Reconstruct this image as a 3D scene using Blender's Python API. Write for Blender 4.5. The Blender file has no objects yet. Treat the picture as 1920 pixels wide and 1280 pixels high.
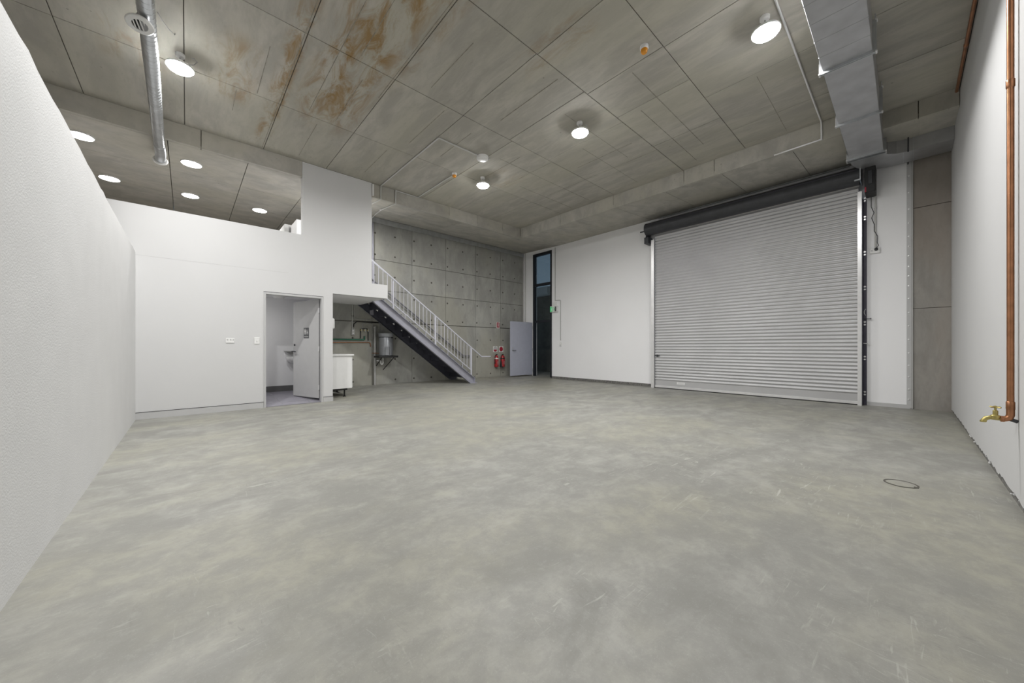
import bpy, bmesh, math, random
from mathutils import Vector, Matrix
random.seed(7)
C = bpy.context.scene.collection
SC = bpy.context.scene

# ------------------------------------------------------------------ camera, world, exposure
H = 1.12
cam_d = bpy.data.cameras.new('camera'); cam = bpy.data.objects.new('camera', cam_d); C.objects.link(cam)
cam_d.sensor_fit = 'HORIZONTAL'; cam_d.sensor_width = 36.0
cam_d.lens = 670.95 / 1920 * 36.0
cam_d.shift_y = 11.12 / 1920
cam_d.clip_start = 0.02
yaw = math.radians(47.718)                       # forward = (cos yaw, sin yaw, 0)
cam.location = (0, 0, H); cam.rotation_euler = (math.pi / 2, 0, yaw - math.pi / 2)
SC.camera = cam
SC.view_settings.view_transform = 'Standard'; SC.view_settings.look = 'None'
SC.view_settings.gamma = 1.0; SC.view_settings.use_curve_mapping = False
SC.view_settings.exposure = 1.45
LAMP = 28.0        # high bay lamps (watts each)
MEZZ = 3.5         # mezzanine panel lights (watts each)
SPREAD = 172       # beam of the high bay lamps (degrees)
w = bpy.data.worlds.new('overcast_sky'); SC.world = w; w.use_nodes = True
wn = w.node_tree.nodes; wl = w.node_tree.links
bg = wn['Background']; bg.inputs['Strength'].default_value = 1.0
tc = wn.new('ShaderNodeTexCoord'); sp = wn.new('ShaderNodeSeparateXYZ'); rp = wn.new('ShaderNodeValToRGB')
wl.new(tc.outputs['Generated'], sp.inputs[0]); wl.new(sp.outputs['Z'], rp.inputs[0]); wl.new(rp.outputs[0], bg.inputs['Color'])
rp.color_ramp.elements[0].position = 0.15; rp.color_ramp.elements[0].color = (0.045, 0.062, 0.080, 1)
rp.color_ramp.elements[1].position = 0.5; rp.color_ramp.elements[1].color = (0.022, 0.030, 0.037, 1)

# ------------------------------------------------------------------ helpers
ORG = {}
def worg(o):
    return ORG.get(o.name, Vector((0, 0, 0))) if o else Vector((0, 0, 0))
def link(o, parent=None, loc=None):
    C.objects.link(o)
    if parent: o.parent = parent
    l = Vector(loc) if loc is not None else (worg(parent).copy() if parent else Vector((0, 0, 0)))
    ORG[o.name] = l
    o.location = l - worg(parent)
    return o
def thing(name, label, cat, loc, group=None, kind=None):
    o = bpy.data.objects.new(name, None); link(o, None, loc); o.empty_display_size = 0.1
    o['label'] = label; o['category'] = cat
    if group: o['group'] = group
    if kind: o['kind'] = kind
    return o
def tag(o, label=None, cat=None, group=None, kind=None):
    if label: o['label'] = label
    if cat: o['category'] = cat
    if group: o['group'] = group
    if kind: o['kind'] = kind
    return o
def mk(name, bm, mat, parent=None, smooth=False, loc=None, label=None, ang=35):
    """bm in world coordinates -> one mesh object whose origin is loc (or its parent's origin)"""
    l = Vector(loc) if loc is not None else (worg(parent).copy() if parent else Vector((0, 0, 0)))
    bmesh.ops.translate(bm, verts=bm.verts, vec=-l)
    bmesh.ops.recalc_face_normals(bm, faces=bm.faces)
    if smooth:
        for f in bm.faces: f.smooth = True
        for e in bm.edges:
            if len(e.link_faces) == 2 and e.calc_face_angle(0) > math.radians(ang): e.smooth = False
    me = bpy.data.meshes.new(name); bm.to_mesh(me); bm.free()
    for m in (mat if isinstance(mat, (list, tuple)) else [mat]): me.materials.append(m)
    o = bpy.data.objects.new(name, me); link(o, parent, l)
    if label: o['label'] = label
    return o
def B(): return bmesh.new()
def box(bm, x0, x1, y0, y1, z0, z1, bev=0.0, seg=1):
    r = bmesh.ops.create_cube(bm, size=1.0)
    vs = r['verts']
    for v in vs:
        v.co = Vector((x0 if v.co.x < 0 else x1, y0 if v.co.y < 0 else y1, z0 if v.co.z < 0 else z1))
    if bev > 0:
        es = list({e for v in vs for e in v.link_edges})
        bmesh.ops.bevel(bm, geom=es, offset=bev, segments=seg, profile=0.5, affect='EDGES')
    return bm
def bx(*a, **k): return box(B(), *a, **k)
def cyl(bm, p0, p1, r, seg=14, r2=None, caps=True):
    p0 = Vector(p0); p1 = Vector(p1); d = p1 - p0
    m = Matrix.Translation((p0 + p1) / 2) @ d.to_track_quat('Z', 'Y').to_matrix().to_4x4()
    bmesh.ops.create_cone(bm, cap_ends=caps, segments=seg, radius1=r, radius2=r if r2 is None else r2, depth=d.length, matrix=m)
    return bm
def tube(bm, pts, r, seg=8, closed=False):
    """one continuous swept tube through pts (mitred joints)"""
    pts = [Vector(p) for p in pts]; n = len(pts); rings = []
    up = Vector((0, 0, 1)); prev = None
    for i, p in enumerate(pts):
        a = (p - pts[i - 1]).normalized() if i > 0 else None
        b = (pts[i + 1] - p).normalized() if i < n - 1 else None
        t = (a + b).normalized() if (a and b) else (a or b)
        k = 1.0
        if a and b:
            c = max(0.25, t.dot(a)); k = 1.0 / c
        if prev is None:
            u = t.cross(up)
            if u.length < 1e-3: u = t.cross(Vector((1, 0, 0)))
            u.normalize()
        else:
            u = (prev - t * prev.dot(t))
            if u.length < 1e-4: u = t.orthogonal()
            u.normalize()
        prev = u; v = t.cross(u).normalized()
        bend = (a - b) if (a and b and (a - b).length > 1e-4) else None
        ring = []
        for j in range(seg):
            an = 2 * math.pi * j / seg; off = u * math.cos(an) * r + v * math.sin(an) * r
            if bend is not None:
                bn = bend.normalized(); off = off + bn * (off.dot(bn)) * (k - 1)
            ring.append(bm.verts.new(p + off))
        rings.append(ring)
    for i in range(n - 1):
        for j in range(seg):
            bm.faces.new((rings[i][j], rings[i][(j + 1) % seg], rings[i + 1][(j + 1) % seg], rings[i + 1][j]))
    bm.faces.new(rings[0][::-1]); bm.faces.new(rings[-1])
    return bm
def arc(c, a, b, a0, a1, n=6):
    """points c + cos*a + sin*b"""
    c = Vector(c); a = Vector(a); b = Vector(b)
    return [c + a * math.cos(math.radians(a0 + (a1 - a0) * i / n)) + b * math.sin(math.radians(a0 + (a1 - a0) * i / n)) for i in range(n + 1)]
def lathe(bm, prof, center, axis=(0, 0, 1), seg=24):
    """prof: list of (r, h) along axis"""
    c = Vector(center); ax = Vector(axis).normalized(); u = ax.orthogonal().normalized(); v = ax.cross(u)
    rings = []
    for r, h in prof:
        if r < 1e-5: rings.append([bm.verts.new(c + ax * h)])
        else: rings.append([bm.verts.new(c + ax * h + (u * math.cos(2 * math.pi * j / seg) + v * math.sin(2 * math.pi * j / seg)) * r) for j in range(seg)])
    for A, Bq in zip(rings, rings[1:]):
        for j in range(seg):
            k = (j + 1) % seg
            if len(A) == 1 and len(Bq) == 1: continue
            if len(A) == 1: bm.faces.new((A[0], Bq[j], Bq[k]))
            elif len(Bq) == 1: bm.faces.new((A[j], A[k], Bq[0]))
            else: bm.faces.new((A[j], A[k], Bq[k], Bq[j]))
    return bm
def prism(bm, poly, axis, a, b):
    """extrude 2D polygon along axis from a to b. axis 'X': poly=(y,z) 'Y': (x,z) 'Z': (x,y)"""
    def P(p, t):
        return Vector((t, p[0], p[1])) if axis == 'X' else Vector((p[0], t, p[1])) if axis == 'Y' else Vector((p[0], p[1], t))
    A = [bm.verts.new(P(p, a)) for p in poly]; Bv = [bm.verts.new(P(p, b)) for p in poly]
    n = len(poly)
    for i in range(n): bm.faces.new((A[i], A[(i + 1) % n], Bv[(i + 1) % n], Bv[i]))
    bm.faces.new(A[::-1]); bm.faces.new(Bv)
    return bm
def holed(axis, p0, p1, u0, u1, z0, z1, holes):
    """connected wall slab between planes p0,p1 on axis, with rectangular holes (u0,u1,z0,z1)"""
    bm = B()
    us = sorted({u0, u1, *[min(max(h[i], u0), u1) for h in holes for i in (0, 1)]})
    zs = sorted({z0, z1, *[min(max(h[i], z0), z1) for h in holes for i in (2, 3)]})
    def solid(i, j):
        if i < 0 or j < 0 or i >= len(us) - 1 or j >= len(zs) - 1: return False
        cu = (us[i] + us[i + 1]) / 2; cz = (zs[j] + zs[j + 1]) / 2
        return not any(h[0] < cu < h[1] and h[2] < cz < h[3] for h in holes)
    V = {}
    def v(i, j, s):
        k = (i, j, s)
        if k not in V:
            p = p0 if s == 0 else p1
            V[k] = bm.verts.new((us[i], p, zs[j]) if axis == 'Y' else (p, us[i], zs[j]))
        return V[k]
    for i in range(len(us) - 1):
        for j in range(len(zs) - 1):
            if not solid(i, j): continue
            for s in (0, 1): bm.faces.new((v(i, j, s), v(i + 1, j, s), v(i + 1, j + 1, s), v(i, j + 1, s)))
            for (di, dj, a, b) in ((-1, 0, (i, j), (i, j + 1)), (1, 0, (i + 1, j), (i + 1, j + 1)), (0, -1, (i, j), (i + 1, j)), (0, 1, (i, j + 1), (i + 1, j + 1))):
                if not solid(i + di, j + dj): bm.faces.new((v(*a, 0), v(*b, 0), v(*b, 1), v(*a, 1)))
    return bm
def clone(o, parent=None, loc=None):
    c = o.copy(); link(c, parent, loc); return c
def copy_tree(root, loc, label=None):
    r = clone(root, None, loc); d = Vector(loc) - worg(root)
    if label: r['label'] = label
    for ch in [x for x in root.children if x.name != r.name]:
        c = clone(ch, r, worg(ch) + d)
        for g in list(ch.children): clone(g, c, worg(g) + d)
    return r

# ------------------------------------------------------------------ materials
def nt(name):
    m = bpy.data.materials.new(name); m.use_nodes = True
    return m, m.node_tree.nodes, m.node_tree.links, m.node_tree.nodes['Principled BSDF']
def rgb(c): return (c[0], c[1], c[2], 1)
def plain(name, col, rough=0.5, metal=0.0, nscale=8.0, var=0.06, bump=0.0, bscale=40.0, spec=0.5, emit=None):
    m, N, L, P = nt(name)
    g = N.new('ShaderNodeNewGeometry'); n = N.new('ShaderNodeTexNoise'); n.inputs['Scale'].default_value = nscale; n.inputs['Detail'].default_value = 3
    L.new(g.outputs['Position'], n.inputs['Vector'])
    r = N.new('ShaderNodeValToRGB'); r.color_ramp.elements[0].position = 0.3; r.color_ramp.elements[1].position = 0.7
    r.color_ramp.elements[0].color = rgb([c * (1 - var) for c in col]); r.color_ramp.elements[1].color = rgb([min(1, c * (1 + var)) for c in col])
    L.new(n.outputs[0], r.inputs[0]); L.new(r.outputs[0], P.inputs['Base Color'])
    P.inputs['Roughness'].default_value = rough; P.inputs['Metallic'].default_value = metal
    P.inputs['Specular IOR Level'].default_value = spec
    if bump:
        n2 = N.new('ShaderNodeTexNoise'); n2.inputs['Scale'].default_value = bscale; n2.inputs['Detail'].default_value = 4
        L.new(g.outputs['Position'], n2.inputs['Vector'])
        b = N.new('ShaderNodeBump'); b.inputs['Strength'].default_value = bump; b.inputs['Distance'].default_value = 0.004
        L.new(n2.outputs[0], b.inputs['Height']); L.new(b.outputs[0], P.inputs['Normal'])
    if emit:
        P.inputs['Emission Color'].default_value = rgb(emit[:3]); P.inputs['Emission Strength'].default_value = emit[3]
    return m
def concrete(name, base, stain=(0.30, 0.25, 0.15), dark=(0.12, 0.115, 0.10), light=None, sc=1.0, streak=(1, 1, 1), rust=None, objvar=0.10, rough=0.75, speck=0.5, stain_amt=0.35, bump=0.25, scratch=0.0, lo_=0.88, fine_=0.22, grit=False, hot=None):
    m, N, L, P = nt(name)
    g = N.new('ShaderNodeNewGeometry')
    def mapping(s):
        mp = N.new('ShaderNodeMapping'); mp.inputs['Scale'].default_value = s; L.new(g.outputs['Position'], mp.inputs['Vector']); return mp.outputs[0]
    def noise(scale, vec, detail=5, rough_=0.6, dist=0.0):
        n = N.new('ShaderNodeTexNoise'); n.inputs['Scale'].default_value = scale; n.inputs['Detail'].default_value = detail
        n.inputs['Roughness'].default_value = rough_; n.inputs['Distortion'].default_value = dist; L.new(vec, n.inputs['Vector']); return n.outputs[0]
    def ramp(v, p0, p1, c0=0.0, c1=1.0):
        r = N.new('ShaderNodeMapRange'); r.interpolation_type = 'SMOOTHSTEP'; r.inputs[1].default_value = p0; r.inputs[2].default_value = p1
        r.inputs[3].default_value = c0; r.inputs[4].default_value = c1; L.new(v, r.inputs[0]); return r.outputs[0]
    def mixc(f, a, b, bt='MIX'):
        x = N.new('ShaderNodeMix'); x.data_type = 'RGBA'; x.blend_type = bt
        if isinstance(f, float): x.inputs[0].default_value = f
        else: L.new(f, x.inputs[0])
        for s, i in ((a, 6), (b, 7)):
            if isinstance(s, tuple): x.inputs[i].default_value = rgb(s)
            else: L.new(s, x.inputs[i])
        return x.outputs[2]
    def mul(a, b):
        x = N.new('ShaderNodeMath'); x.operation = 'MULTIPLY'
        for s, i in ((a, 0), (b, 1)):
            if isinstance(s, float): x.inputs[i].default_value = s
            else: L.new(s, x.inputs[i])
        return x.outputs[0]
    v = mapping(streak); v1 = mapping((1, 1, 1))
    light = light or tuple(min(1, c * 1.14) for c in base)
    big = noise(0.55 * sc, v, 4); mid = noise(2.2 * sc, v, 6, 0.65, 0.4); fine = noise(9 * sc, v, 6, 0.7)
    col = mixc(ramp(mid, 0.35, 0.68), tuple(c * lo_ for c in base), light)
    col = mixc(ramp(big, 0.42, 0.62, 0.0, stain_amt), col, stain)
    col = mixc(ramp(fine, 0.30, 0.48, fine_, 0.0), col, tuple(c * 0.6 for c in base))
    col = mixc(ramp(noise(55 * sc, v1, 3, 0.7), 0.62, 0.78, 0.0, 0.45), col, light)
    if grit:
        col = mixc(ramp(noise(5.0, v1, 9, 0.72, 0.3), 0.36, 0.62, 0.0, 0.65), col, tuple(c * 0.74 for c in base))
        col = mixc(ramp(noise(14.0, v1, 8, 0.75), 0.52, 0.72, 0.0, 0.45), col, tuple(min(1, c * 1.22) for c in base))
        col = mixc(ramp(noise(140.0, v1, 2, 0.6), 0.60, 0.72, 0.0, 0.30), col, tuple(min(1, c * 1.35) for c in base))
    if speck:
        vo = N.new('ShaderNodeTexVoronoi'); vo.inputs['Scale'].default_value = 5.0 * sc; L.new(v1, vo.inputs['Vector'])
        hole = mul(ramp(vo.outputs[0], 0.03, 0.075, 1.0, 0.0), ramp(noise(1.1, v1, 2), 0.5, 0.62, 0.0, speck))
        col = mixc(hole, col, dark)
    if scratch:
        s1 = noise(1.0, mapping((3.0, 26.0, 1)), 4, 0.6, 1.5); s2 = noise(1.0, mapping((30.0, 5.0, 1)), 4, 0.6, 2.0)
        lv = tuple(min(1, c * 1.55) for c in base)
        patch = ramp(noise(0.8, v1, 3), 0.48, 0.64)
        if hot:
            vd = N.new('ShaderNodeVectorMath'); vd.operation = 'DISTANCE'; vd.inputs[1].default_value = (hot[0], hot[1], 0); L.new(g.outputs['Position'], vd.inputs[0])
            hm = ramp(vd.outputs['Value'], hot[2], hot[2] * 0.35)
            mxm = N.new('ShaderNodeMath'); mxm.operation = 'MAXIMUM'; L.new(mul(hm, ramp(noise(2.6, v1, 4), 0.42, 0.58)), mxm.inputs[0]); L.new(mul(patch, 0.6), mxm.inputs[1]); patch = mxm.outputs[0]
        col = mixc(mul(mul(ramp(s1, 0.60, 0.70), patch), scratch), col, lv)
        col = mixc(mul(mul(ramp(s2, 0.61, 0.72), patch), scratch * 0.8), col, lv)
        col = mixc(mul(mul(ramp(s2, 0.40, 0.30), patch), scratch * 0.7), col, tuple(c * 0.55 for c in base))
    if rust:
        se = N.new('ShaderNodeSeparateXYZ'); L.new(g.outputs['Position'], se.inputs[0])
        for (cx, cy, wx, wy, amt, rc) in rust:
            fx = N.new('ShaderNodeMath'); fx.operation = 'SUBTRACT'; fx.inputs[1].default_value = cx; L.new(se.outputs['X'], fx.inputs[0])
            fy = N.new('ShaderNodeMath'); fy.operation = 'SUBTRACT'; fy.inputs[1].default_value = cy; L.new(se.outputs['Y'], fy.inputs[0])
            ax = N.new('ShaderNodeMath'); ax.operation = 'ABSOLUTE'; L.new(fx.outputs[0], ax.inputs[0])
            ay = N.new('ShaderNodeMath'); ay.operation = 'ABSOLUTE'; L.new(fy.outputs[0], ay.inputs[0])
            mk_ = mul(ramp(ax.outputs[0], wx, wx * 0.35), ramp(ay.outputs[0], wy, wy * 0.55))
            nz = ramp(noise(1.0, mapping((5.5, 1.6, 1)), 6, 0.7, 0.8), 0.40, 0.66)
            col = mixc(mul(mul(mk_, nz), amt), col, rc)
    oi = N.new('ShaderNodeObjectInfo')
    rv = N.new('ShaderNodeMapRange'); rv.inputs[3].default_value = 1 - objvar; rv.inputs[4].default_value = 1 + objvar; L.new(oi.outputs['Random'], rv.inputs[0])
    cc = N.new('ShaderNodeCombineColor'); [L.new(rv.outputs[0], cc.inputs[i]) for i in range(3)]
    col = mixc(1.0, col, cc.outputs[0], 'MULTIPLY')
    L.new(col, P.inputs['Base Color'])
    L.new(ramp(mid, 0.3, 0.7, rough + 0.08, rough - 0.08), P.inputs['Roughness'])
    b = N.new('ShaderNodeBump'); b.inputs['Strength'].default_value = bump; b.inputs['Distance'].default_value = 0.004
    L.new(noise(30 * sc, v1, 6, 0.7), b.inputs['Height']); L.new(b.outputs[0], P.inputs['Normal'])
    return m
RUST = (0.27, 0.165, 0.055)
M = {}
M['floor'] = concrete('floor_concrete', (0.292, 0.289, 0.263), stain=(0.315, 0.305, 0.245), sc=1.0, streak=(0.8, 1.2, 1), objvar=0.0, rough=0.50, speck=0.25, stain_amt=0.75, bump=0.12, scratch=0.9, grit=True, lo_=0.80, light=(0.345, 0.342, 0.315), hot=(3.6, 1.15, 1.5))
M['ceil'] = concrete('ceiling_concrete', (0.43, 0.412, 0.365), stain=(0.41, 0.395, 0.32), streak=(2.2, 0.55, 1), objvar=0.07, speck=0.6, stain_amt=0.5,
    rust=[(1.62, 4.3, 0.55, 2.6, 0.95, RUST), (0.98, 5.9, 0.16, 2.2, 0.9, RUST), (0.45, 6.0, 0.35, 0.9, 0.6, RUST), (2.15, 3.4, 0.18, 1.8, 0.4, RUST), (3.3, 2.9, 0.3, 0.7, 0.4, RUST), (5.1, 5.9, 0.5, 0.5, 0.3, RUST), (-0.5, 6.3, 0.4, 0.5, 0.4, RUST)])
M['soffit'] = concrete('soffit_concrete', (0.41, 0.395, 0.355), stain=(0.40, 0.38, 0.31), streak=(1, 1.6, 1), objvar=0.07, speck=0.6, stain_amt=0.5)
M['wallc'] = concrete('wall_concrete', (0.345, 0.345, 0.32), stain=(0.35, 0.34, 0.285), streak=(1.2, 1, 0.6), objvar=0.08, speck=0.3, stain_amt=0.6)
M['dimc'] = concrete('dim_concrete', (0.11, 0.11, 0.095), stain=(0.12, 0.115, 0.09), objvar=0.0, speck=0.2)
M['column'] = concrete('column_concrete', (0.285, 0.272, 0.25), stain=(0.26, 0.22, 0.185), streak=(1.2, 1.5, 0.5), objvar=0.05, speck=0.3, stain_amt=0.6)
M['seam'] = plain('seam_concrete', (0.25, 0.235, 0.195), 0.9, var=0.4, nscale=14)
M['joint'] = plain('joint_concrete', (0.085, 0.08, 0.068), 0.9)
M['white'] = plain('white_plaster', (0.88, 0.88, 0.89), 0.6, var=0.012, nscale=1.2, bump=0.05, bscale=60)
M['white_b'] = plain('partition_white_darkened', (0.61, 0.61, 0.61), 0.6, var=0.012, nscale=1.2, bump=0.04, bscale=60)  # wall white, darkened in the colour to offset the nearby lamp's brightness
M['white_r'] = plain('right_wall_white_darkened', (0.58, 0.58, 0.58), 0.6, var=0.012, nscale=1.2, bump=0.04, bscale=60)  # same wall white, strong lamp light on the right wall toned down in colour
M['render'] = plain('textured_render', (0.66, 0.66, 0.658), 0.75, var=0.02, nscale=3, bump=0.45, bscale=110)
M['mortar'] = plain('mortar', (0.16, 0.157, 0.147), 0.95, var=0.5, nscale=30, bump=1.0, bscale=50)
M['skirt'] = plain('grey_skirting', (0.50, 0.50, 0.50), 0.45, var=0.02)
M['galv'] = plain('galvanised_steel', (0.56, 0.58, 0.60), 0.34, 0.9, var=0.12, nscale=7)
M['galvd'] = plain('galvanised_duct_sheet', (0.50, 0.505, 0.52), 0.42, 0.75, var=0.10, nscale=5)
M['zinc'] = plain('bright_zinc', (0.80, 0.80, 0.80), 0.3, 0.5, var=0.05)
M['conduit'] = plain('conduit_grey_white', (0.55, 0.55, 0.53), 0.5, var=0.03)
M['copper'] = plain('copper', (0.40, 0.19, 0.10), 0.33, 0.85, var=0.18, nscale=12)
M['brass'] = plain('brass', (0.50, 0.42, 0.16), 0.35, 0.85, var=0.12, nscale=30)
M['curtain'] = plain('steel_curtain', (0.52, 0.52, 0.525), 0.38, 0.35, var=0.04, nscale=2)
M['charcoal'] = plain('charcoal_metal', (0.050, 0.052, 0.058), 0.45, 0.2, var=0.1)
M['black'] = plain('black_plastic', (0.012, 0.012, 0.013), 0.5, var=0.1)
M['purple'] = plain('dark_violet_steel', (0.055, 0.052, 0.075), 0.5, 0.1, var=0.15)
M['wplast'] = plain('white_plastic', (0.78, 0.78, 0.77), 0.35, var=0.01)
M['amber'] = plain('amber_lens', (0.75, 0.30, 0.02), 0.25, var=0.1)
M['stair'] = plain('stair_paint', (0.37, 0.37, 0.425), 0.45, 0.1, var=0.05)
M['staird'] = plain('dark_stair_paint', (0.085, 0.088, 0.115), 0.5, 0.1, var=0.05)
M['rail'] = plain('rail_paint', (0.60, 0.60, 0.66), 0.4, 0.1, var=0.03)
M['railw'] = plain('dark_handrail_paint', (0.20, 0.20, 0.22), 0.45, 0.1, var=0.05)
M['doorblue'] = plain('blue_grey_door_paint', (0.42, 0.435, 0.52), 0.45, var=0.03)
M['doorgrey'] = plain('light_grey_door_paint', (0.50, 0.50, 0.50), 0.45, var=0.02)
M['frame'] = plain('dark_window_frame', (0.022, 0.025, 0.032), 0.4, 0.3, var=0.1)
M['red'] = plain('red_enamel', (0.36, 0.018, 0.022), 0.3, var=0.1)
M['redsign'] = plain('red_sign_print', (0.38, 0.02, 0.04), 0.5, var=0.05)
M['green'] = plain('green_sign_print', (0.03, 0.33, 0.11), 0.4, var=0.08, emit=(0.03, 0.35, 0.12, 0.25))
M['greenp'] = plain('green_pipe', (0.02, 0.15, 0.085), 0.4, var=0.1)
M['dgrey'] = plain('dark_grey_print', (0.10, 0.10, 0.105), 0.5, var=0.1)
M['tile'] = plain('grey_violet_tile', (0.30, 0.29, 0.335), 0.35, var=0.08)
M['tileskirt'] = plain('dark_tile_skirting', (0.13, 0.13, 0.13), 0.4, var=0.05)
M['grout'] = plain('pale_grout', (0.5, 0.5, 0.5), 0.8)
M['basin'] = plain('white_ceramic', (0.80, 0.80, 0.79), 0.15, var=0.01)
M['cab'] = plain('white_laminate', (0.76, 0.76, 0.75), 0.35, var=0.01)
M['pvc'] = plain('grey_pvc', (0.42, 0.42, 0.41), 0.5, var=0.03)
M['heater'] = plain('heater_jacket', (0.36, 0.375, 0.40), 0.35, 0.35, var=0.05)
def emitter(name, col, s):
    m = bpy.data.materials.new(name); m.use_nodes = True; N = m.node_tree.nodes
    N.remove(N['Principled BSDF']); e = N.new('ShaderNodeEmission'); e.inputs[0].default_value = rgb(col); e.inputs[1].default_value = s
    m.node_tree.links.new(e.outputs[0], N['Material Output'].inputs[0]); return m
M['lamp'] = emitter('lamp_light', (1.0, 0.992, 0.98), 52.0)
M['mlamp'] = emitter('panel_light', (1.0, 0.97, 0.93), 8.0)
m = bpy.data.materials.new('tinted_glass'); m.use_nodes = True; N = m.node_tree.nodes; N.remove(N['Principled BSDF'])
tr = N.new('ShaderNodeBsdfTransparent'); tr.inputs[0].default_value = (0.80, 0.84, 0.85, 1); gl = N.new('ShaderNodeBsdfGlossy'); gl.inputs['Roughness'].default_value = 0.02
mx = N.new('ShaderNodeMixShader'); mx.inputs[0].default_value = 0.06
for a, b in ((tr.outputs[0], mx.inputs[1]), (gl.outputs[0], mx.inputs[2]), (mx.outputs[0], N['Material Output'].inputs[0])): m.node_tree.links.new(a, b)
M['glass'] = m

# ------------------------------------------------------------------ room dimensions (metres; camera stands over the origin)
XL, YP, YR, XR, YC = -0.584, 8.002, -0.517, 9.47, 9.81
ZC, ZL = 4.784, 4.479
XB, XB2 = 7.628, 8.05
SX, SY = 4.62, 4.68          # height of the perimeter soffit at the roller door wall / concrete wall
def sst(t): t = max(0, min(1, t)); return t * t * (3 - 2 * t)
def fz(x, y):
    return 0.035 * max(0, min(1, x / 9.4)) + sst((y - 8.0) / 1.8) * (0.09 - 0.035 * max(0, min(1, (x - 2.5) / 7)))
def S(o, label, cat): return tag(o, label, cat, kind='structure')

# floor: one slab with a slight rise towards the back
bm = B(); nx, ny = 64, 60; X0, X1, Y0, Y1 = -2.2, 12.4, -1.0, 11.6
top = [[bm.verts.new((X0 + (X1 - X0) * i / nx, Y0 + (Y1 - Y0) * j / ny, fz(X0 + (X1 - X0) * i / nx, Y0 + (Y1 - Y0) * j / ny))) for j in range(ny + 1)] for i in range(nx + 1)]
for i in range(nx):
    for j in range(ny): bm.faces.new((top[i][j], top[i + 1][j], top[i + 1][j + 1], top[i][j + 1]))
r = bmesh.ops.extrude_face_region(bm, geom=bm.faces[:])
for v in [e for e in r['geom'] if isinstance(e, bmesh.types.BMVert)]: v.co.z = -0.2
S(mk('floor', bm, M['floor'], smooth=True), 'worn grey polished concrete floor with scuffs and pale scratches', 'floor')

# left wall: low wall of rough white render, top edge slightly ragged
bm = B(); n = 60; ys = [-0.66 + (YP + 0.66) * i / n for i in range(n + 1)]
prof = []
for y in ys: prof.append((y, 2.587 + random.uniform(-0.006, 0.006) + (0.012 if random.random() < 0.12 else 0)))
prism(bm, [(ys[-1], -0.05), (ys[0], -0.05)] + prof, 'X', XL - 0.15, XL)
S(mk('wall_left', bm, M['render']), 'low wall of rough white render running in from the left edge', 'wall')
# outer wall beyond it
S(mk('wall_outer', bx(-2.2, -2.0, -0.7, 12.8, -0.05, 4.9), M['column']), 'concrete party wall out of sight behind the low rendered wall', 'wall')

# right wall: white sheet with ragged foot over a mortar bed
S(mk('wall_right', bx(-2.2, 9.62, YR - 0.16, YR - 0.015, -0.05, 4.80), M['mortar']), 'tall white plastered wall on the right with a ragged foot', 'wall')
wr = bpy.data.objects['wall_right']
bm = B(); pts = []; x = -0.73
while x < 9.40:
    pts.append((x, fz(x, 0) + 0.075 + random.uniform(-0.014, 0.014) - 0.018 * (x / 9.4))); x += random.uniform(0.03, 0.10)
pts.append((9.465, 0.075))
prism(bm, pts + [(9.465, 4.775), (-0.73, 4.775)], 'Y', YR - 0.014, YR)
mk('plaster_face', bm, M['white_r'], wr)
bm = B()
for k in range(26):
    x = random.uniform(1.5, 9.0); s = random.uniform(0.006, 0.014); z = fz(x, 0) + random.uniform(0.02, 0.06)
    box(bm, x, x + s * 2.5, YR - 0.015, YR - 0.004, z, z + s)
tag(mk('mortar_crumbs', bm, M['white'], wr), kind='stuff')
bm = B(); tube(bm, [(2.2, YR + 0.012, 0.016), (2.9, YR + 0.010, 0.02), (3.35, YR + 0.014, 0.018)], 0.007, 6)
S(mk('trim_1', bm, M['white']), 'loose pale plaster bead lying along the foot of the right wall', 'trim')

# partition with restroom opening, balustrade, tall part and landing edge
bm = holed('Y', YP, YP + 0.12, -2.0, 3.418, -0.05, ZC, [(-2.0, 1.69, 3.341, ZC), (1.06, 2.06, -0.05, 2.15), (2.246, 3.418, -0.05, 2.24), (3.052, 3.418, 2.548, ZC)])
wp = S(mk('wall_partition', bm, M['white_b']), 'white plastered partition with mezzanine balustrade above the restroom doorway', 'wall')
mk('plaster_seam', bx(XL, 1.45, YP - 0.0015, YP + 0.002, 2.552, 2.556), M['skirt'], wp)
bm = B(); box(bm, 1.69, 3.04, YP - 0.004, YP + 0.02, ZC - 0.016, ZC - 0.006)
mk('top_bead', bm, M['zinc'], wp)
# mezzanine slab
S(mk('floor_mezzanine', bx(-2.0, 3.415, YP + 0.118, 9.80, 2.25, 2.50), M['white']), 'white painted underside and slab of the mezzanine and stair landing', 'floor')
S(mk('floor_mezzanine', bx(-2.0, 3.2, 10.01, 12.6, 2.25, 2.50), M['column']), 'concrete deck of the mezzanine behind the balustrade', 'floor')
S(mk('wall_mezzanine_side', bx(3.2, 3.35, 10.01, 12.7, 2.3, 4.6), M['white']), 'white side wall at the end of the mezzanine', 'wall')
S(mk('wall_mezzanine', bx(-2.0, 3.3, 12.6, 12.8, 2.0, 4.6), M['soffit']), 'concrete wall at the back of the mezzanine', 'wall')
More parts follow.
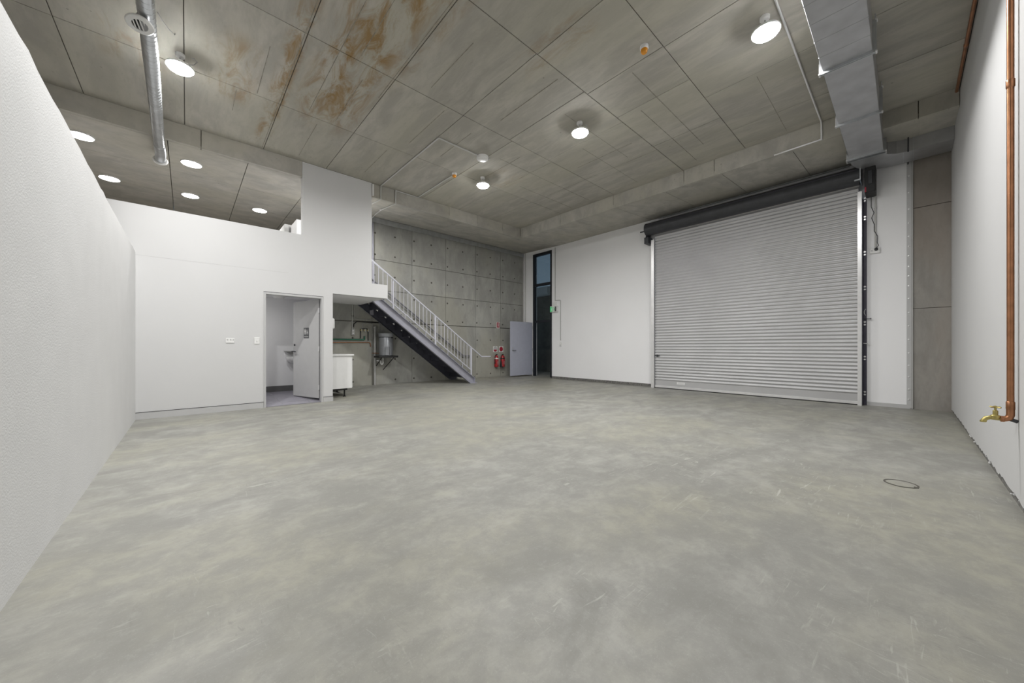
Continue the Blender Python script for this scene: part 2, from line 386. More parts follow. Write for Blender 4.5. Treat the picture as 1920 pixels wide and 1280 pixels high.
# nook / restroom dividing wall
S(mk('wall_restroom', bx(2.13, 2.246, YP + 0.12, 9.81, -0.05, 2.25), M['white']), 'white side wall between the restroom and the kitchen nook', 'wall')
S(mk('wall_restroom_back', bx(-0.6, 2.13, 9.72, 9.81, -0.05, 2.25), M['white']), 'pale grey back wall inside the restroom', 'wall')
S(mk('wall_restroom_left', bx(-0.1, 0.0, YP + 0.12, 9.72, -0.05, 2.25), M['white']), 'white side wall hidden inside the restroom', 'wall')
S(mk('baseboard_restroom', bx(0.0, 2.13, 9.70, 9.72, 0.05, 0.235), M['tileskirt']), 'dark grey tiled skirting along the restroom back wall', 'baseboard')
fr_ = thing('floor_restroom', 'grey violet tiled floor inside the restroom doorway', 'floor', (1.0, 8.9, 0.0), kind='structure')
bm = B(); g = 8
vs = [[bm.verts.new((0.0 + 2.13 * i / g, 8.01 + 1.70 * j / g, fz(0.3 * i, 8.01 + 1.70 * j / g) + 0.006)) for j in range(g + 1)] for i in range(g + 1)]
for i in range(g):
    for j in range(g): bm.faces.new((vs[i][j], vs[i + 1][j], vs[i + 1][j + 1], vs[i][j + 1]))
mk('grout_bed', bm, M['grout'], fr_)
tx = [0.0, 0.46, 0.92, 1.38, 1.84, 2.13]; ty = [8.01, 8.34, 8.80, 9.26, 9.71]
for i in range(5):
    for j in range(4):
        a, b, c, d = tx[i] + 0.005, tx[i + 1] - 0.005, ty[j] + 0.005, ty[j + 1] - 0.005
        bm = B(); z = lambda x, y: fz(x, y) + 0.012
        q = [(a, c), (b, c), (b, d), (a, d)]
        T = [bm.verts.new((x, y, z(x, y))) for x, y in q]; U = [bm.verts.new((x, y, z(x, y) - 0.012)) for x, y in q]
        bm.faces.new(T); bm.faces.new(U[::-1])
        for k in range(4): bm.faces.new((T[k], T[(k + 1) % 4], U[(k + 1) % 4], U[k]))
        mk('tile', bm, M['tile'], fr_)
# skirtings on the partition
S(mk('baseboard_partition', bx(XL, 1.055, YP - 0.012, YP, 0.0, 0.105), M['skirt']), 'grey skirting along the partition left of the restroom doorway', 'baseboard')
S(mk('baseboard_partition', bx(2.065, 2.25, YP - 0.012, YP + 0.02, 0.0, 0.105), M['skirt']), 'short grey skirting right of the restroom doorway', 'baseboard')
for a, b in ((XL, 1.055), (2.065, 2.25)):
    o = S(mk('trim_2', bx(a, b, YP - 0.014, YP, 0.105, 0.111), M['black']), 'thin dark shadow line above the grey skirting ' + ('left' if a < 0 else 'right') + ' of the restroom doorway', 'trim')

# concrete back wall: joint-coloured core with precast panels
wb = S(mk('wall_back', holed('Y', YC, YC + 0.2, 2.246, 9.68, -0.05, 4.85, [(2.246, 3.30, 2.50, 4.85)]), M['joint']), 'bare precast concrete wall with tie holes behind the stair', 'wall')
px = [2.25, 2.60, 3.745, 4.919, 6.073, 7.235, 8.35, 9.468]; pz = [0.0, 1.81, 2.705, 3.545, 4.74]
for i in range(len(px) - 1):
    for j in range(4):
        a, b, c, d = px[i], px[i + 1], pz[j], pz[j + 1]
        if a < 3.3 and c >= 2.5: continue
        if a < 3.3 and d > 2.3: d = 2.30
        gz = 0.014 if abs(c - 1.81) < .01 else 0.006
        mk('panel', bx(a + 0.005, b - 0.005, YC - 0.016, YC + 0.01, c + gz, d - 0.005, bev=0.003), M['wallc'], wb)
bm = B()
for i in range(12):
    for j in range(8):
        x = 2.66 + 0.58 * i + random.uniform(-.01, .01); z = 0.215 + 0.578 * j + random.uniform(-.008, .008)
        if x > 9.3 or (x < 3.35 and z > 2.2): continue
        lathe(bm, [(0.0, 0.0), (0.026, 0.0), (0.020, 0.004), (0.0, 0.002)], (x, YC - 0.0165, z), (0, -1, 0), 10)
tag(mk('tie_holes', bm, M['joint'], wb), kind='stuff')

# roller door wall
bm = holed('X', XR, XR + 0.2, YR - 0.16, YC, -0.05, 4.85, [(0.56, 4.60, -0.05, 4.06), (8.335, 9.25, -0.05, 4.54), (YR - 0.16, -0.09, -0.05, 4.85)])
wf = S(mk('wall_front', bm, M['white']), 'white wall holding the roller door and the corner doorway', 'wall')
for c, d in ((0.0, 1.80), (1.806, 3.565), (3.573, 4.85)):
    mk('panel', bx(XR + 0.012, XR + 0.2, YR - 0.15, -0.085, c, d, bev=0.003), M['column'], wf, label='bare stained concrete panel')
S(mk('baseboard_front', bx(XR - 0.012, XR + 0.01, 4.67, 8.33, 0.0, 0.118, bev=0.003), M['mortar']), 'rough grey concrete upstand under the white wall left of the roller door', 'baseboard')
S(mk('baseboard_front', bx(XR - 0.014, XR + 0.01, -0.06, 0.49, 0.0, 0.105, bev=0.003), M['skirt']), 'grey metal foot strip under the white wall right of the roller door', 'baseboard')

# ceiling: dark backing slab plus board-marked panels
ce = S(mk('ceiling', bx(-2.2, 9.7, -0.75, 12.8, ZC + 0.012, ZC + 0.25), M['joint']), 'stained board-marked concrete ceiling with panel joints', 'ceiling')
G = 0.0045
xs1 = [-2.0, -1.1, -0.024, 1.05, 2.115, 3.24, 4.28, 5.35, 6.45, XB]
rows = [(6.345, YP, xs1), (4.705, 6.345, xs1), (3.10, 4.705, [-2.0, -1.1, -0.024, 1.05, 2.115, 3.235, 4.22, 5.25, 6.45, XB]),
        (1.985, 3.10, [-2.0, -1.1, -0.024, 1.05, 2.11, 3.25, 4.295, 5.09, 6.3, XB]),
        (0.735, 1.985, [-2.0, -1.1, -0.024, 1.05, 2.1, 3.2, 4.31, 5.64, 6.82, XB]),
        (0.45, 0.735, [-2.0, -1.1, -0.024, 1.05, 2.1, 3.2, 4.31, 5.64, 6.82, XB]),
        (YR, 0.45, [-2.0, -1.1, -0.024, 1.05, 2.1, 3.2, 4.31, 5.64, 6.82, XB2])]
for y0, y1, xs in rows:
    for a, b in zip(xs, xs[1:]):
        mk('panel', bx(a + G, b - G, y0 + G, y1 - G, ZC + random.uniform(-.001, .001), ZC + 0.03, bev=0.002), M['ceil'], ce)
# narrow board-strip seams inside some panels (fins of concrete left by the boards)
bm = B()
for (x, y0, y1) in ((1.40, 3.4, 6.2), (1.78, 5.0, 6.2), (1.62, 3.2, 4.6), (2.55, 3.5, 4.5), (2.95, 4.8, 6.0), (1.58, 6.5, 7.8), (0.75, 5.2, 6.3), (3.75, 3.2, 4.4), (2.75, 6.5, 7.6), (0.52, 6.4, 7.0), (4.75, 5.0, 6.2), (5.9, 3.3, 4.5), (1.02, 3.2, 7.9), (2.08, 3.2, 5.2), (3.6, 5.0, 6.0)):
    box(bm, x, x + 0.006, y0, y1, ZC - 0.003, ZC + 0.004)
for (y, x0, x1) in ((2.45, 4.4, 6.9), (3.6, 4.4, 6.3), (1.35, 5.7, 7.5), (4.0, 5.4, 7.4), (2.75, 5.2, 7.4), (5.3, 4.5, 7.4), (5.9, 5.6, 7.5)):
    box(bm, x0, x1, y, y + 0.006, ZC - 0.002, ZC + 0.004)
tag(mk('board_seams', bm, M['seam'], ce), kind='stuff')
# vertical drop faces
for a, b in zip([0.735 - .285, 0.92, 2.516, 3.094, 4.749, 6.4, YP], [0.92, 2.516, 3.094, 4.749, 6.4, YP]):
    mk('panel', bx(XB, XB + 0.06, a + 0.004, b - 0.004, ZL, ZC + 0.02, bev=0.003), M['soffit'], ce)
mk('panel', bx(XB, XB2, 0.40, 0.452, ZL, ZC + 0.02), M['soffit'], ce)
for a, b in ((YR, -0.129), (-0.129, 0.40)):
    mk('panel', bx(XB2, XB2 + 0.06, a + 0.004, b - 0.004, ZL + 0.05, ZC + 0.02, bev=0.003), M['soffit'], ce)
for a, b in zip([-2.0, 0.181, 1.69, 3.055, 5.07, 5.97, 6.9], [0.181, 1.69, 3.055, 5.07, 5.97, 6.9, XB]):
    y = YP if a < 1.6 or a > 3.0 else YP + 0.125
    mk('panel', bx(a + 0.004, b - 0.004, y, y + 0.06, ZL, ZC + 0.02, bev=0.003), M['soffit'], ce)
# perimeter soffit (rises slightly to the walls)
def soff(q, zs):
    bm = B(); A = [bm.verts.new((x, y, z)) for (x, y), z in zip(q, zs)]; U = [bm.verts.new((x, y, z + 0.08)) for (x, y), z in zip(q, zs)]
    bm.faces.new(A); bm.faces.new(U[::-1])
    for k in range(4): bm.faces.new((A[k], A[(k + 1) % 4], U[(k + 1) % 4], U[k]))
    mk('panel', bm, M['soffit'], ce)
def zx(x): return ZL + (SX - ZL) * max(0, (x - XB)) / (XR - XB)
yj = [0.45, 1.3, 2.4, 3.5, 4.7, 5.9, 7.0, YP]; xm = 8.98
for a, b in zip(yj, yj[1:]):
    for c, d in ((XB + .002, xm - .004), (xm + .004, XR)):
        soff([(c, a + .004), (d, a + .004), (d, b - .004), (c, b - .004)], [zx(c), zx(d), zx(d), zx(c)])
for a, b in ((YR, -0.15), (-0.15, 0.44)):
    soff([(XB2 + .058, a), (XR, a), (XR, b), (XB2 + .058, b)], [zx(XB2) + .03, SX, SX, zx(XB2) + .03])
xj = [3.06, 4.3, 5.5, 6.55, XB]
def zy(y): return ZL + (SY - ZL) * (y - YP) / (YC - YP)
for a, b in zip(xj, xj[1:]):
    for c, d in ((YP + .002, 8.9), (8.908, YC)):
        soff([(a + .004, c), (b - .004, c), (b - .004, d), (a + .004, d)], [zy(c), zy(c), zy(d), zy(d)])
soff([(XB, YP), (XR, YP), (XR, YC), (XB, YC)], [ZL, SX, SY, SY])
# mezzanine soffit
mxs = [-2.0, -0.23, 0.83, 1.9, 3.055]; mys = [YP + 0.06, 9.36, 10.70, 12.0, 12.6]
for a, b in zip(mxs, mxs[1:]):
    for c, d in zip(mys, mys[1:]):
        mk('panel', bx(a + .005, b - .005, c + .004, d - .004, ZL, ZL + 0.06, bev=.002), M['soffit'], ce)

# ------------------------------------------------------------------ roller door
d1 = thing('door_1', 'large closed silver ribbed roller door in the white wall', 'door', (9.37, 2.6, 0.04), kind='structure')
YA, YB2 = 0.595, 4.56
pitch = 0.0737; z0 = 0.235; ns = 54
bm = B()                                           # one rib: flat web with a rounded bead
prof = [(0.0, 0.0), (0.0, 0.012)] + [(-0.017 * math.sin(math.pi * t / 7), 0.012 + 0.050 * t / 7) for t in range(1, 7)] + [(0.0, 0.062), (0.0, pitch - 0.0015)]
prof2 = prof + [(x + 0.004, z) for x, z in prof[::-1]]
prism(bm, [(9.37 + x, z0 + z) for x, z in prof2], 'Y', YA, YB2)
s0 = mk('slat', bm, M['curtain'], d1, smooth=True, loc=(9.37, 2.6, z0), ang=50)
for k in range(1, ns): clone(s0, d1, (9.37, 2.6, z0 + pitch * k))
mk('bottom_panel', bx(9.368, 9.376, YA, YB2, 0.105, z0, bev=.001), M['curtain'], d1)
bm = B(); box(bm, 9.345, 9.395, YA + .01, YB2 - .01, 0.052, 0.105, bev=.004); 
mk('bottom_rail', bm, M['zinc'], d1, label='bright aluminium bottom rail')
mk('seal', bx(9.352, 9.388, YA, YB2, 0.036, 0.053), M['black'], d1)
mk('label_plate', bx(9.362, 9.369, 3.77, 3.97, 0.165, 0.222), M['wplast'], d1, label='small white printed sticker')
bm = B()
for k in range(3): box(bm, 9.3615, 9.3625, 3.80, 3.94, 0.177 + k * .014, 0.181 + k * .014)
mk('sticker_lines', bm, M['skirt'], d1)
bm = B(); box(bm, 9.335, 9.355, 4.42, 4.55, 0.885, 0.905, bev=.003); box(bm, 9.33, 9.355, 4.47, 4.50, 0.87, 0.925, bev=.003); mk('lock_bar', bm, M['charcoal'], d1)
bm = B(); prism(bm, [(9.30, 4.555), (9.30, 4.635), (9.40, 4.635), (9.40, 4.600), (9.34, 4.600), (9.34, 4.555)], 'Z', 0.03, 4.02); mk('guide', bm, M['zinc'], d1)
bm = B(); prism(bm, [(9.30, 0.548), (9.30, 0.606), (9.34, 0.606), (9.34, 0.585), (9.40, 0.585), (9.40, 0.548)], 'Z', 0.03, 4.03); mk('guide', bm, M['zinc'], d1)
bm = B(); prism(bm, [(9.455, 0.490), (9.455, 0.546), (9.36, 0.546), (9.36, 0.535), (9.445, 0.535), (9.445, 0.490)], 'Z', 0.03, 3.9); mk('guide_angle', bm, M['purple'], d1, label='dark violet steel angle beside the right guide')
bm = B(); prism(bm, [(9.455, 4.637), (9.455, 4.665), (9.445, 4.665), (9.445, 4.648), (9.36, 4.648), (9.36, 4.637)], 'Z', 0.03, 3.95); mk('guide_angle', bm, M['purple'], d1)
bm = B(); box(bm, 9.425, 9.444, 0.496, 0.532, 0.0, 0.022, bev=.003)
for k, zc_ in enumerate((3.90, 3.55, 2.89, 2.236, 1.573, 0.921, 0.26)):
    for dz in (-0.026, 0.026):
        bb = B(); cyl(bb, (9.449, 0.515, zc_ + dz), (9.43, 0.515, zc_ + dz), 0.017, 6)
        mk('bolt', bb, M['zinc'], d1)
bm.free()
for zc_ in (3.3, 2.6, 1.9, 1.2, 0.5):
    bb = B(); cyl(bb, (9.449, 4.657, zc_), (9.435, 4.657, zc_), 0.010, 6); mk('bolt', bb, M['zinc'], d1)
bm = B(); tube(bm, [(9.44, 0.505, 1.84), (9.42, 0.52, 1.81), (9.415, 0.523, 1.78), (9.42, 0.52, 1.75), (9.44, 0.505, 1.72)], 0.005, 6); mk('hook', bm, M['zinc'], d1)
bm = B(); tube(bm, [(9.435, 0.53, 1.655), (9.43, 0.44, 1.655)], 0.006, 6); lathe(bm, [(0, 0), (.012, 0), (.012, .012), (0, .012)], (9.43, .44, 1.655), (0, -1, 0), 8); mk('latch_pin', bm, M['charcoal'], d1)
bm = B(); tube(bm, [(9.435, 0.55, 1.26), (9.43, 0.545, 1.20), (9.43, 0.46, 1.19), (9.43, 0.46, 1.165)], 0.007, 6); mk('latch_pin', bm, M['zinc'], d1)
CX, CZ, R = 9.22, 4.295, 0.165
bm = B(); cyl(bm, (CX, 0.57, CZ), (CX, 4.70, CZ), R, 40); mk('drum', bm, M['charcoal'], d1, smooth=True, label='charcoal roller drum above the curtain')
bm = B(); lathe(bm, [(0, 0), (.06, 0), (R - .03, -.012), (R + .004, -.03), (R + .004, -.045)], (CX, 4.745, CZ), (0, 1, 0), 32); mk('drum_cap', bm, M['charcoal'], d1, smooth=True)
bm = B(); cyl(bm, (CX, 4.70, CZ - .02), (CX, 4.90, CZ - .02), 0.018, 10); box(bm, 9.18, 9.27, 4.71, 4.725, CZ - .22, CZ); mk('axle', bm, M['charcoal'], d1, smooth=True)
bm = B(); box(bm, 9.20, 9.465, 4.665, 4.78, 3.93, 4.10, bev=.004); prism(bm, [(9.10, CZ - .03), (9.46, CZ - .03), (9.46, CZ - .25), (9.3, CZ - .25)], 'Y', 4.72, 4.732); mk('wall_bracket', bm, M['charcoal'], d1)
bm = B(); box(bm, 9.365, 9.377, 0.60, 4.56, 4.0, 4.26); mk('upper_curtain', bm, M['curtain'], d1)
bm = B(); tube(bm, [(CX - R * .86, 0.6, CZ + R * .5 ), (CX - R * .86, 4.70, CZ + R * .5)], 0.006, 6); mk('drum_seam', bm, M['purple'], d1)
# motor box at the right end
bm = B(); box(bm, 9.10, 9.46, 0.36, 0.50, 3.92, 4.44, bev=.008); mk('motor_box', bm, M['black'], d1, label='black drive motor box at the right end of the drum')
bm = B(); box(bm, 9.08, 9.105, 0.40, 0.455, 4.06, 4.30, bev=.004); mk('motor_bracket', bm, M['charcoal'], d1)
bm = B(); box(bm, 9.05, 9.40, 0.545, 0.565, 4.16, 4.44, bev=.003); box(bm, 9.03, 9.06, 0.545, 0.63, 4.16, 4.18); mk('drum_bracket', bm, M['galv'], d1)
bm = B(); box(bm, 9.090, 9.101, 0.478, 0.497, 3.93, 4.02); mk('red_tab', bm, M['redsign'], d1)
hr = mk('head_rail', bx(9.30, 9.34, 0.72, 4.45, 4.555, 4.575, bev=.003), M['galv']); tag(hr, 'thin steel angle running above the roller drum', 'rail')

# ------------------------------------------------------------------ corner doorway: frame, panes, open leaf
d3 = thing('door_3', 'blue grey door standing open at the tall dark framed corner doorway', 'door', (9.47, 9.24, 0.08), kind='structure')
fx0, fx1 = 9.455, 9.55
mk('frame', bx(fx0, fx1, 9.165, 9.25, 0.07, 4.53), M['frame'], d3)
mk('frame', bx(fx0, fx1, 8.335, 8.40, 0.07, 4.53), M['frame'], d3)
mk('frame', bx(fx0, fx1, 8.40, 9.165, 4.44, 4.53), M['frame'], d3)
mk('transom', bx(fx0 + .01, fx1 - .01, 8.40, 9.165, 3.345, 3.435), M['frame'], d3)
mk('transom', bx(fx0 + .01, fx1 - .01, 8.40, 9.165, 2.02, 2.10), M['frame'], d3)
mk('pane', bx(9.50, 9.506, 8.40, 9.165, 3.435, 4.44), M['glass'], d3)
mk('pane', bx(9.50, 9.506, 8.40, 9.165, 2.10, 3.345), M['glass'], d3)
lf = mk('leaf', bx(8.365, 9.435, 9.262, 9.305, 0.125, 2.035, bev=.003), M['doorblue'], d3, label='blue grey painted door leaf swung against the concrete wall')
bm = B(); cyl(bm, (8.45, 9.262, 1.015), (8.45, 9.205, 1.015), 0.011, 10); tube(bm, [(8.44, 9.21, 1.015), (8.57, 9.21, 1.012)], 0.011, 8); mk('handle', bm, M['charcoal'], lf, smooth=True)
bm = B(); lathe(bm, [(0, 0), (.028, 0), (.026, .01), (0, .012)], (8.44, 9.262, 1.10), (0, -1, 0), 14); mk('lock', bm, M['galv'], lf)
bm = B(); lathe(bm, [(0, 0), (.028, 0), (.026, .008), (0, .009)], (8.45, 9.262, 1.015), (0, -1, 0), 14); mk('rose', bm, M['galv'], lf)
for z in (1.86, 1.04, 0.30):
    bm = B(); cyl(bm, (9.447, 9.252, z - .05), (9.447, 9.252, z + .05), 0.014, 8); mk('hinge', bm, M['galv'], lf)
# beyond the doorway
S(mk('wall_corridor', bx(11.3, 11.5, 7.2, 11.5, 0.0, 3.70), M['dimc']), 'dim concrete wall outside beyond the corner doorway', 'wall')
bulk = thing('air_conditioner', 'pale wall mounted air conditioner seen through the doorway glass', 'air conditioner', (11.2, 10.35, 3.3))
bm = B(); prism(bm, [(11.30, 3.30), (11.30, 3.66), (11.06, 3.66), (11.04, 3.44), (11.10, 3.30)], 'Y', 9.98, 10.74); mk('housing', bm, M['wplast'], bulk)
bm = B(); box(bm, 11.02, 11.06, 10.03, 10.45, 3.315, 3.33); mk('flap', bm, M['wplast'], bulk)
# white corner strip conduits
def conduit(label, pts, r=0.0125, mat='conduit', name='conduit', clips=(), cat='conduit', caps=()):
    t = thing(name, label, cat, pts[0])
    mk('pipe', tube(B(), pts, r, 8), M[mat], t, smooth=True, ang=60)
    for c, ax in clips:
        bm = B(); a = Vector(ax); bmesh.ops.create_cube(bm, size=1, matrix=Matrix.Translation(c) @ Matrix.Diagonal((0.012 + abs(a.x) * .028, 0.012 + abs(a.y) * .028, 0.012 + abs(a.z) * .028, 1)))
        mk('clip', bm, M['galv'], t)
    for c in caps:
        bm = B(); lathe(bm, [(0, -.018), (r + .018, -.018), (r + .018, .014), (r + .008, .02), (0, .02)], c, (0, 0, -1), 14); mk('junction_box', bm, M['wplast'], t)
    return t
conduit('pale conduit down the room corner left of the doorway', [(9.44, 9.63, 4.66), (9.44, 9.63, 0.12)], 0.016, clips=[((9.45, 9.63, z), (0, 1, 0)) for z in (4.2, 3.4, 2.5)])
conduit('pale conduit hard in the room corner beside the concrete wall', [(9.44, 9.745, 4.66), (9.44, 9.745, 0.12)], 0.016, clips=[((9.45, 9.745, z), (0, 1, 0)) for z in (3.9, 2.9)])

# exit sign
ex = thing('exit_sign', 'small green and white exit sign on the white wall by the doorway', 'sign', (9.45, 8.2, 2.45))
mk('body', bx(9.395, 9.468, 8.03, 8.36, 2.345, 2.555, bev=.008), M['wplast'], ex)
mk('green_panel', bx(9.389, 9.396, 8.245, 8.352, 2.365, 2.525), M['green'], ex)
bm = B(); prism(bm, [(8.20, 2.40), (8.17, 2.45), (8.20, 2.50), (8.19, 2.505), (8.150, 2.45), (8.185, 2.395)], 'X', 9.388, 9.396); mk('arrow', bm, M['green'], ex)
mk('grey_panel', bx(9.389, 9.396, 8.07, 8.14, 2.365, 2.53), M['dgrey'], ex)
bm = B(); lathe(bm, [(0, 0), (.010, 0), (.010, .003), (0, .003)], (9.3885, 8.285, 2.495), (-1, 0, 0), 10); mk('figure_head', bm, M['wplast'], ex)
bm = B(); prism(bm, [(8.31, 2.39), (8.295, 2.43), (8.31, 2.455), (8.285, 2.48), (8.26, 2.455), (8.28, 2.43), (8.262, 2.385), (8.272, 2.38), (8.292, 2.418), (8.30, 2.385)], 'X', 9.3865, 9.389); mk('figure_body', bm, M['wplast'], ex)
mk('mount_plate', bx(9.45, 9.469, 8.10, 8.30, 2.555, 2.69, bev=.004), M['wplast'], ex)
conduit('grey conduit stepping down the white wall past the exit sign', [(9.452, 8.17, 4.58), (9.452, 8.17, 2.75), (9.452, 7.95, 2.735), (9.452, 7.93, 2.71), (9.452, 7.93, 1.36)], 0.011, 'pvc', clips=[((9.46, 8.17, z), (0, 1, 0)) for z in (4.4, 3.8, 3.2)] + [((9.46, 7.93, 2.0), (0, 1, 0))])
t = thing('push_button', 'small white push button at the foot of the wall conduit', 'button', (9.46, 7.93, 1.2)); mk('plate', bx(9.445, 9.469, 7.895, 7.965, 1.16, 1.30, bev=.005), M['wplast'], t)
bm = B(); lathe(bm, [(0, 0), (.016, 0), (.014, .012), (0, .014)], (9.445, 7.93, 1.20), (-1, 0, 0), 12); mk('knob', bm, M['pvc'], t)

# door operator outlet right of the roller door
t = thing('power_outlet', 'white power outlet with black plug right of the roller door', 'outlet', (9.46, 0.38, 2.9))
mk('plate', bx(9.435, 9.469, 0.315, 0.45, 2.865, 2.965, bev=.006), M['wplast'], t)
bm = B(); lathe(bm, [(0, 0), (.026, 0), (.024, .035), (0, .04)], (9.435, 0.365, 2.93), (-1, 0, 0.2), 12); mk('plug', bm, M['black'], t)
bm = B(); box(bm, 9.431, 9.436, 0.41, 0.435, 2.905, 2.93); mk('switch', bm, M['skirt'], t)
conduit('pale conduit dropping to the outlet right of the roller door', [(9.452, 0.375, 4.55), (9.452, 0.375, 2.96)], 0.012, clips=[((9.46, 0.375, 3.7), (0, 1, 0))])
pts = [(9.44, 0.43, 3.93), (9.44, 0.43, 3.74), (9.44, 0.395, 3.62), (9.44, 0.425, 3.53), (9.44, 0.39, 3.40), (9.44, 0.39, 3.28), (9.435, 0.345, 3.17), (9.43, 0.35, 3.06), (9.425, 0.335, 3.0), (9.41, 0.36, 2.95)]
o = mk('cord', tube(B(), pts, 0.005, 6), M['black'], d1, smooth=True); o['label'] = 'thin black cord dangling from the motor box'
# bolted edge angle between white wall and concrete
t = thing('edge_angle', 'bolted metal edge angle between the white wall and bare concrete panel', 'trim', (9.46, -0.04, 0.1))
mk('angle', bx(9.452, 9.469, -0.066, -0.013, 0.05, 4.45), M['skirt'], t)
mk('return', bx(9.456, 9.4695, -0.088, -0.066, 0.05, 4.45), M['pvc'], t)
for z in (4.15, 3.86, 3.567, 3.32, 3.085, 2.906, 2.736, 2.547, 2.38, 2.207, 1.98, 1.735, 1.5, 1.26, 1.02, 0.80, 0.6, 0.38, 0.2):
    bm = B(); lathe(bm, [(0, 0), (.014, 0), (.011, .010), (0, .012)], (9.452, -0.038, z), (-1, 0, 0), 8); mk('bolt', bm, M['zinc'], t)

# ------------------------------------------------------------------ staircase
st = thing('staircase', 'grey violet steel staircase rising along the concrete wall to the landing', 'staircase', (6.35, 9.2, 0.06))
ZT = 2.50; rise = (ZT - 0.062) / 14; going = 0.2335
def xl(z0_, x0_, sl, x): return z0_ + sl * (x - x0_)
lo = [(6.265, fz(6.3, 8.75)), (3.33, 2.262), (3.33, 2.512), (6.434, 0.20), (6.434, fz(6.43, 8.75))]
SN, SF = 8.795, 9.735
for y0, y1, f0, f1 in ((SN, SN + .01, SN - .07, SN), (SF, SF + .01, SF, SF + .06)):
    bm = B(); prism(bm, lo, 'Y', y0, y1); mk('stringer', bm, M['stair'] if y0 == SN else M['staird'], st)
    bm = B(); prism(bm, [(6.265, fz(6.3, 8.75)), (3.33, 2.262), (3.33, 2.280), (6.28, fz(6.3, 8.75) + .008)], 'Y', f0, f1); mk('flange', bm, M['stair'], st)
    bm = B(); prism(bm, [(3.33, 2.512), (3.33, 2.497), (6.425, 0.19), (6.434, 0.20)], 'Y', f0, f1); mk('flange', bm, M['stair'], st)
bm = B(); box(bm, 6.425, 6.438, SN - .07, SN + .01, fz(6.4, 8.75), 0.205); mk('end_plate', bm, M['stair'], st)
bm = B(); box(bm, 6.26, 6.50, SN - .085, SN + .03, fz(6.4, 8.75) - .002, fz(6.4, 8.75) + .01); mk('foot_plate', bm, M['stair'], st)
for k in range(1, 14):
    z = ZT - rise * k; xa = 3.418 + going * (k - 1)
    bm = B(); prism(bm, [(xa, z - .035), (xa, z), (xa + going + .02, z), (xa + going + .02, z - .035), (xa + going + .013, z - .035), (xa + going + .013, z - .006), (xa + .006, z - .006), (xa + .006, z - .035)], 'Y', SN + .01, SF)
    mk('tread', bm, M['staird'], st)
    bm = B(); box(bm, xa - .004, xa + .002, SN + .012, SF - .002, z - .02, z + rise - .0065); mk('riser', bm, M['staird'], st)
YH = 8.76
def zr(x):                                     # handrail height
    return 3.253 + (0.851 - 3.253) * (x - 3.337) / (6.686 - 3.337)
def zb(x): return 0.437 + (2.219 - 0.437) * (x - 6.315) / (3.89 - 6.315)
def zs(x): return 0.20 + (2.512 - 0.20) * (x - 6.434) / (3.33 - 6.434)
bm = B(); tube(bm, [(3.0, YH, zr(3.0)), (6.66, YH, zr(6.66)), (6.70, YH, .838), (7.05, YH, 0.834)], 0.020, 10); mk('handrail', bm, M['rail'], st, smooth=True, ang=60)
bm = B(); tube(bm, [(3.35, YH, zb(3.35)), (6.315, YH, zb(6.315))], 0.016, 8); mk('bottom_rail', bm, M['rail'], st, smooth=True, ang=60)
for x in (3.885, 5.103, 6.315):
    bm = B(); cyl(bm, (x, YH, zs(x)), (x, YH, zb(x) + 0.58 if x < 4 else zr(x) - .01), 0.024, 10)
    if x < 4: cyl(bm, (x, YH, zb(x) + .575), (x, YH, zr(x) - .01), 0.008, 8)
    mk('newel_post', bm, M['rail'], st, smooth=True)
k = 0; x = 3.40
while x < 6.28:
    if all(abs(x - q) > 0.04 for q in (3.885, 5.103, 6.315)):
        bm = B(); cyl(bm, (x, YH, zb(x)), (x, YH, zr(x) - .008), 0.0075, 8); mk('baluster', bm, M['rail'], st, smooth=True)
    x += 0.1105
for x in (4.2, 4.8, 5.5, 6.0):
    bm = B(); box(bm, x - .006, x + .006, YH - .01, YH + .01, zs(x) - .01, zb(x)); mk('rail_stub', bm, M['rail'], st)
wh = thing('wall_handrail', 'dark handrail fixed to the concrete wall behind the stair balusters', 'handrail', (6.9, 9.72, 0.84))
bm = B(); tube(bm, [(3.45, 9.72, zr(3.45) - .02), (6.66, 9.72, .875), (6.70, 9.72, .85), (6.98, 9.72, .842)], 0.018, 10); mk('rail', bm, M['railw'], wh, smooth=True, ang=60)
for x in (4.0, 4.9, 5.8, 6.5, 6.93):
    bm = B(); z = zr(x) - .02 if x < 6.66 else .842; tube(bm, [(x, 9.72, z - .015), (x, 9.73, z - .06), (x, 9.80, z - .06)], 0.007, 6); mk('bracket', bm, M['railw'], wh)
# channel along the top of the concrete wall, and steel post at the landing
bm = B(); prism(bm, [(9.792, 4.66), (9.70, 4.655), (9.70, 4.52), (9.715, 4.52), (9.715, 4.635), (9.792, 4.64)], 'X', 3.31, 9.42)
tag(mk('steel_channel', bm, M['galv']), 'grey steel channel running along the top of the concrete wall', 'channel')
tag(mk('steel_post', bx(3.66, 3.765, 9.73, 9.795, 2.0, 4.52, bev=.004), M['stair']), 'grey violet steel post on the concrete wall beside the landing', 'post')

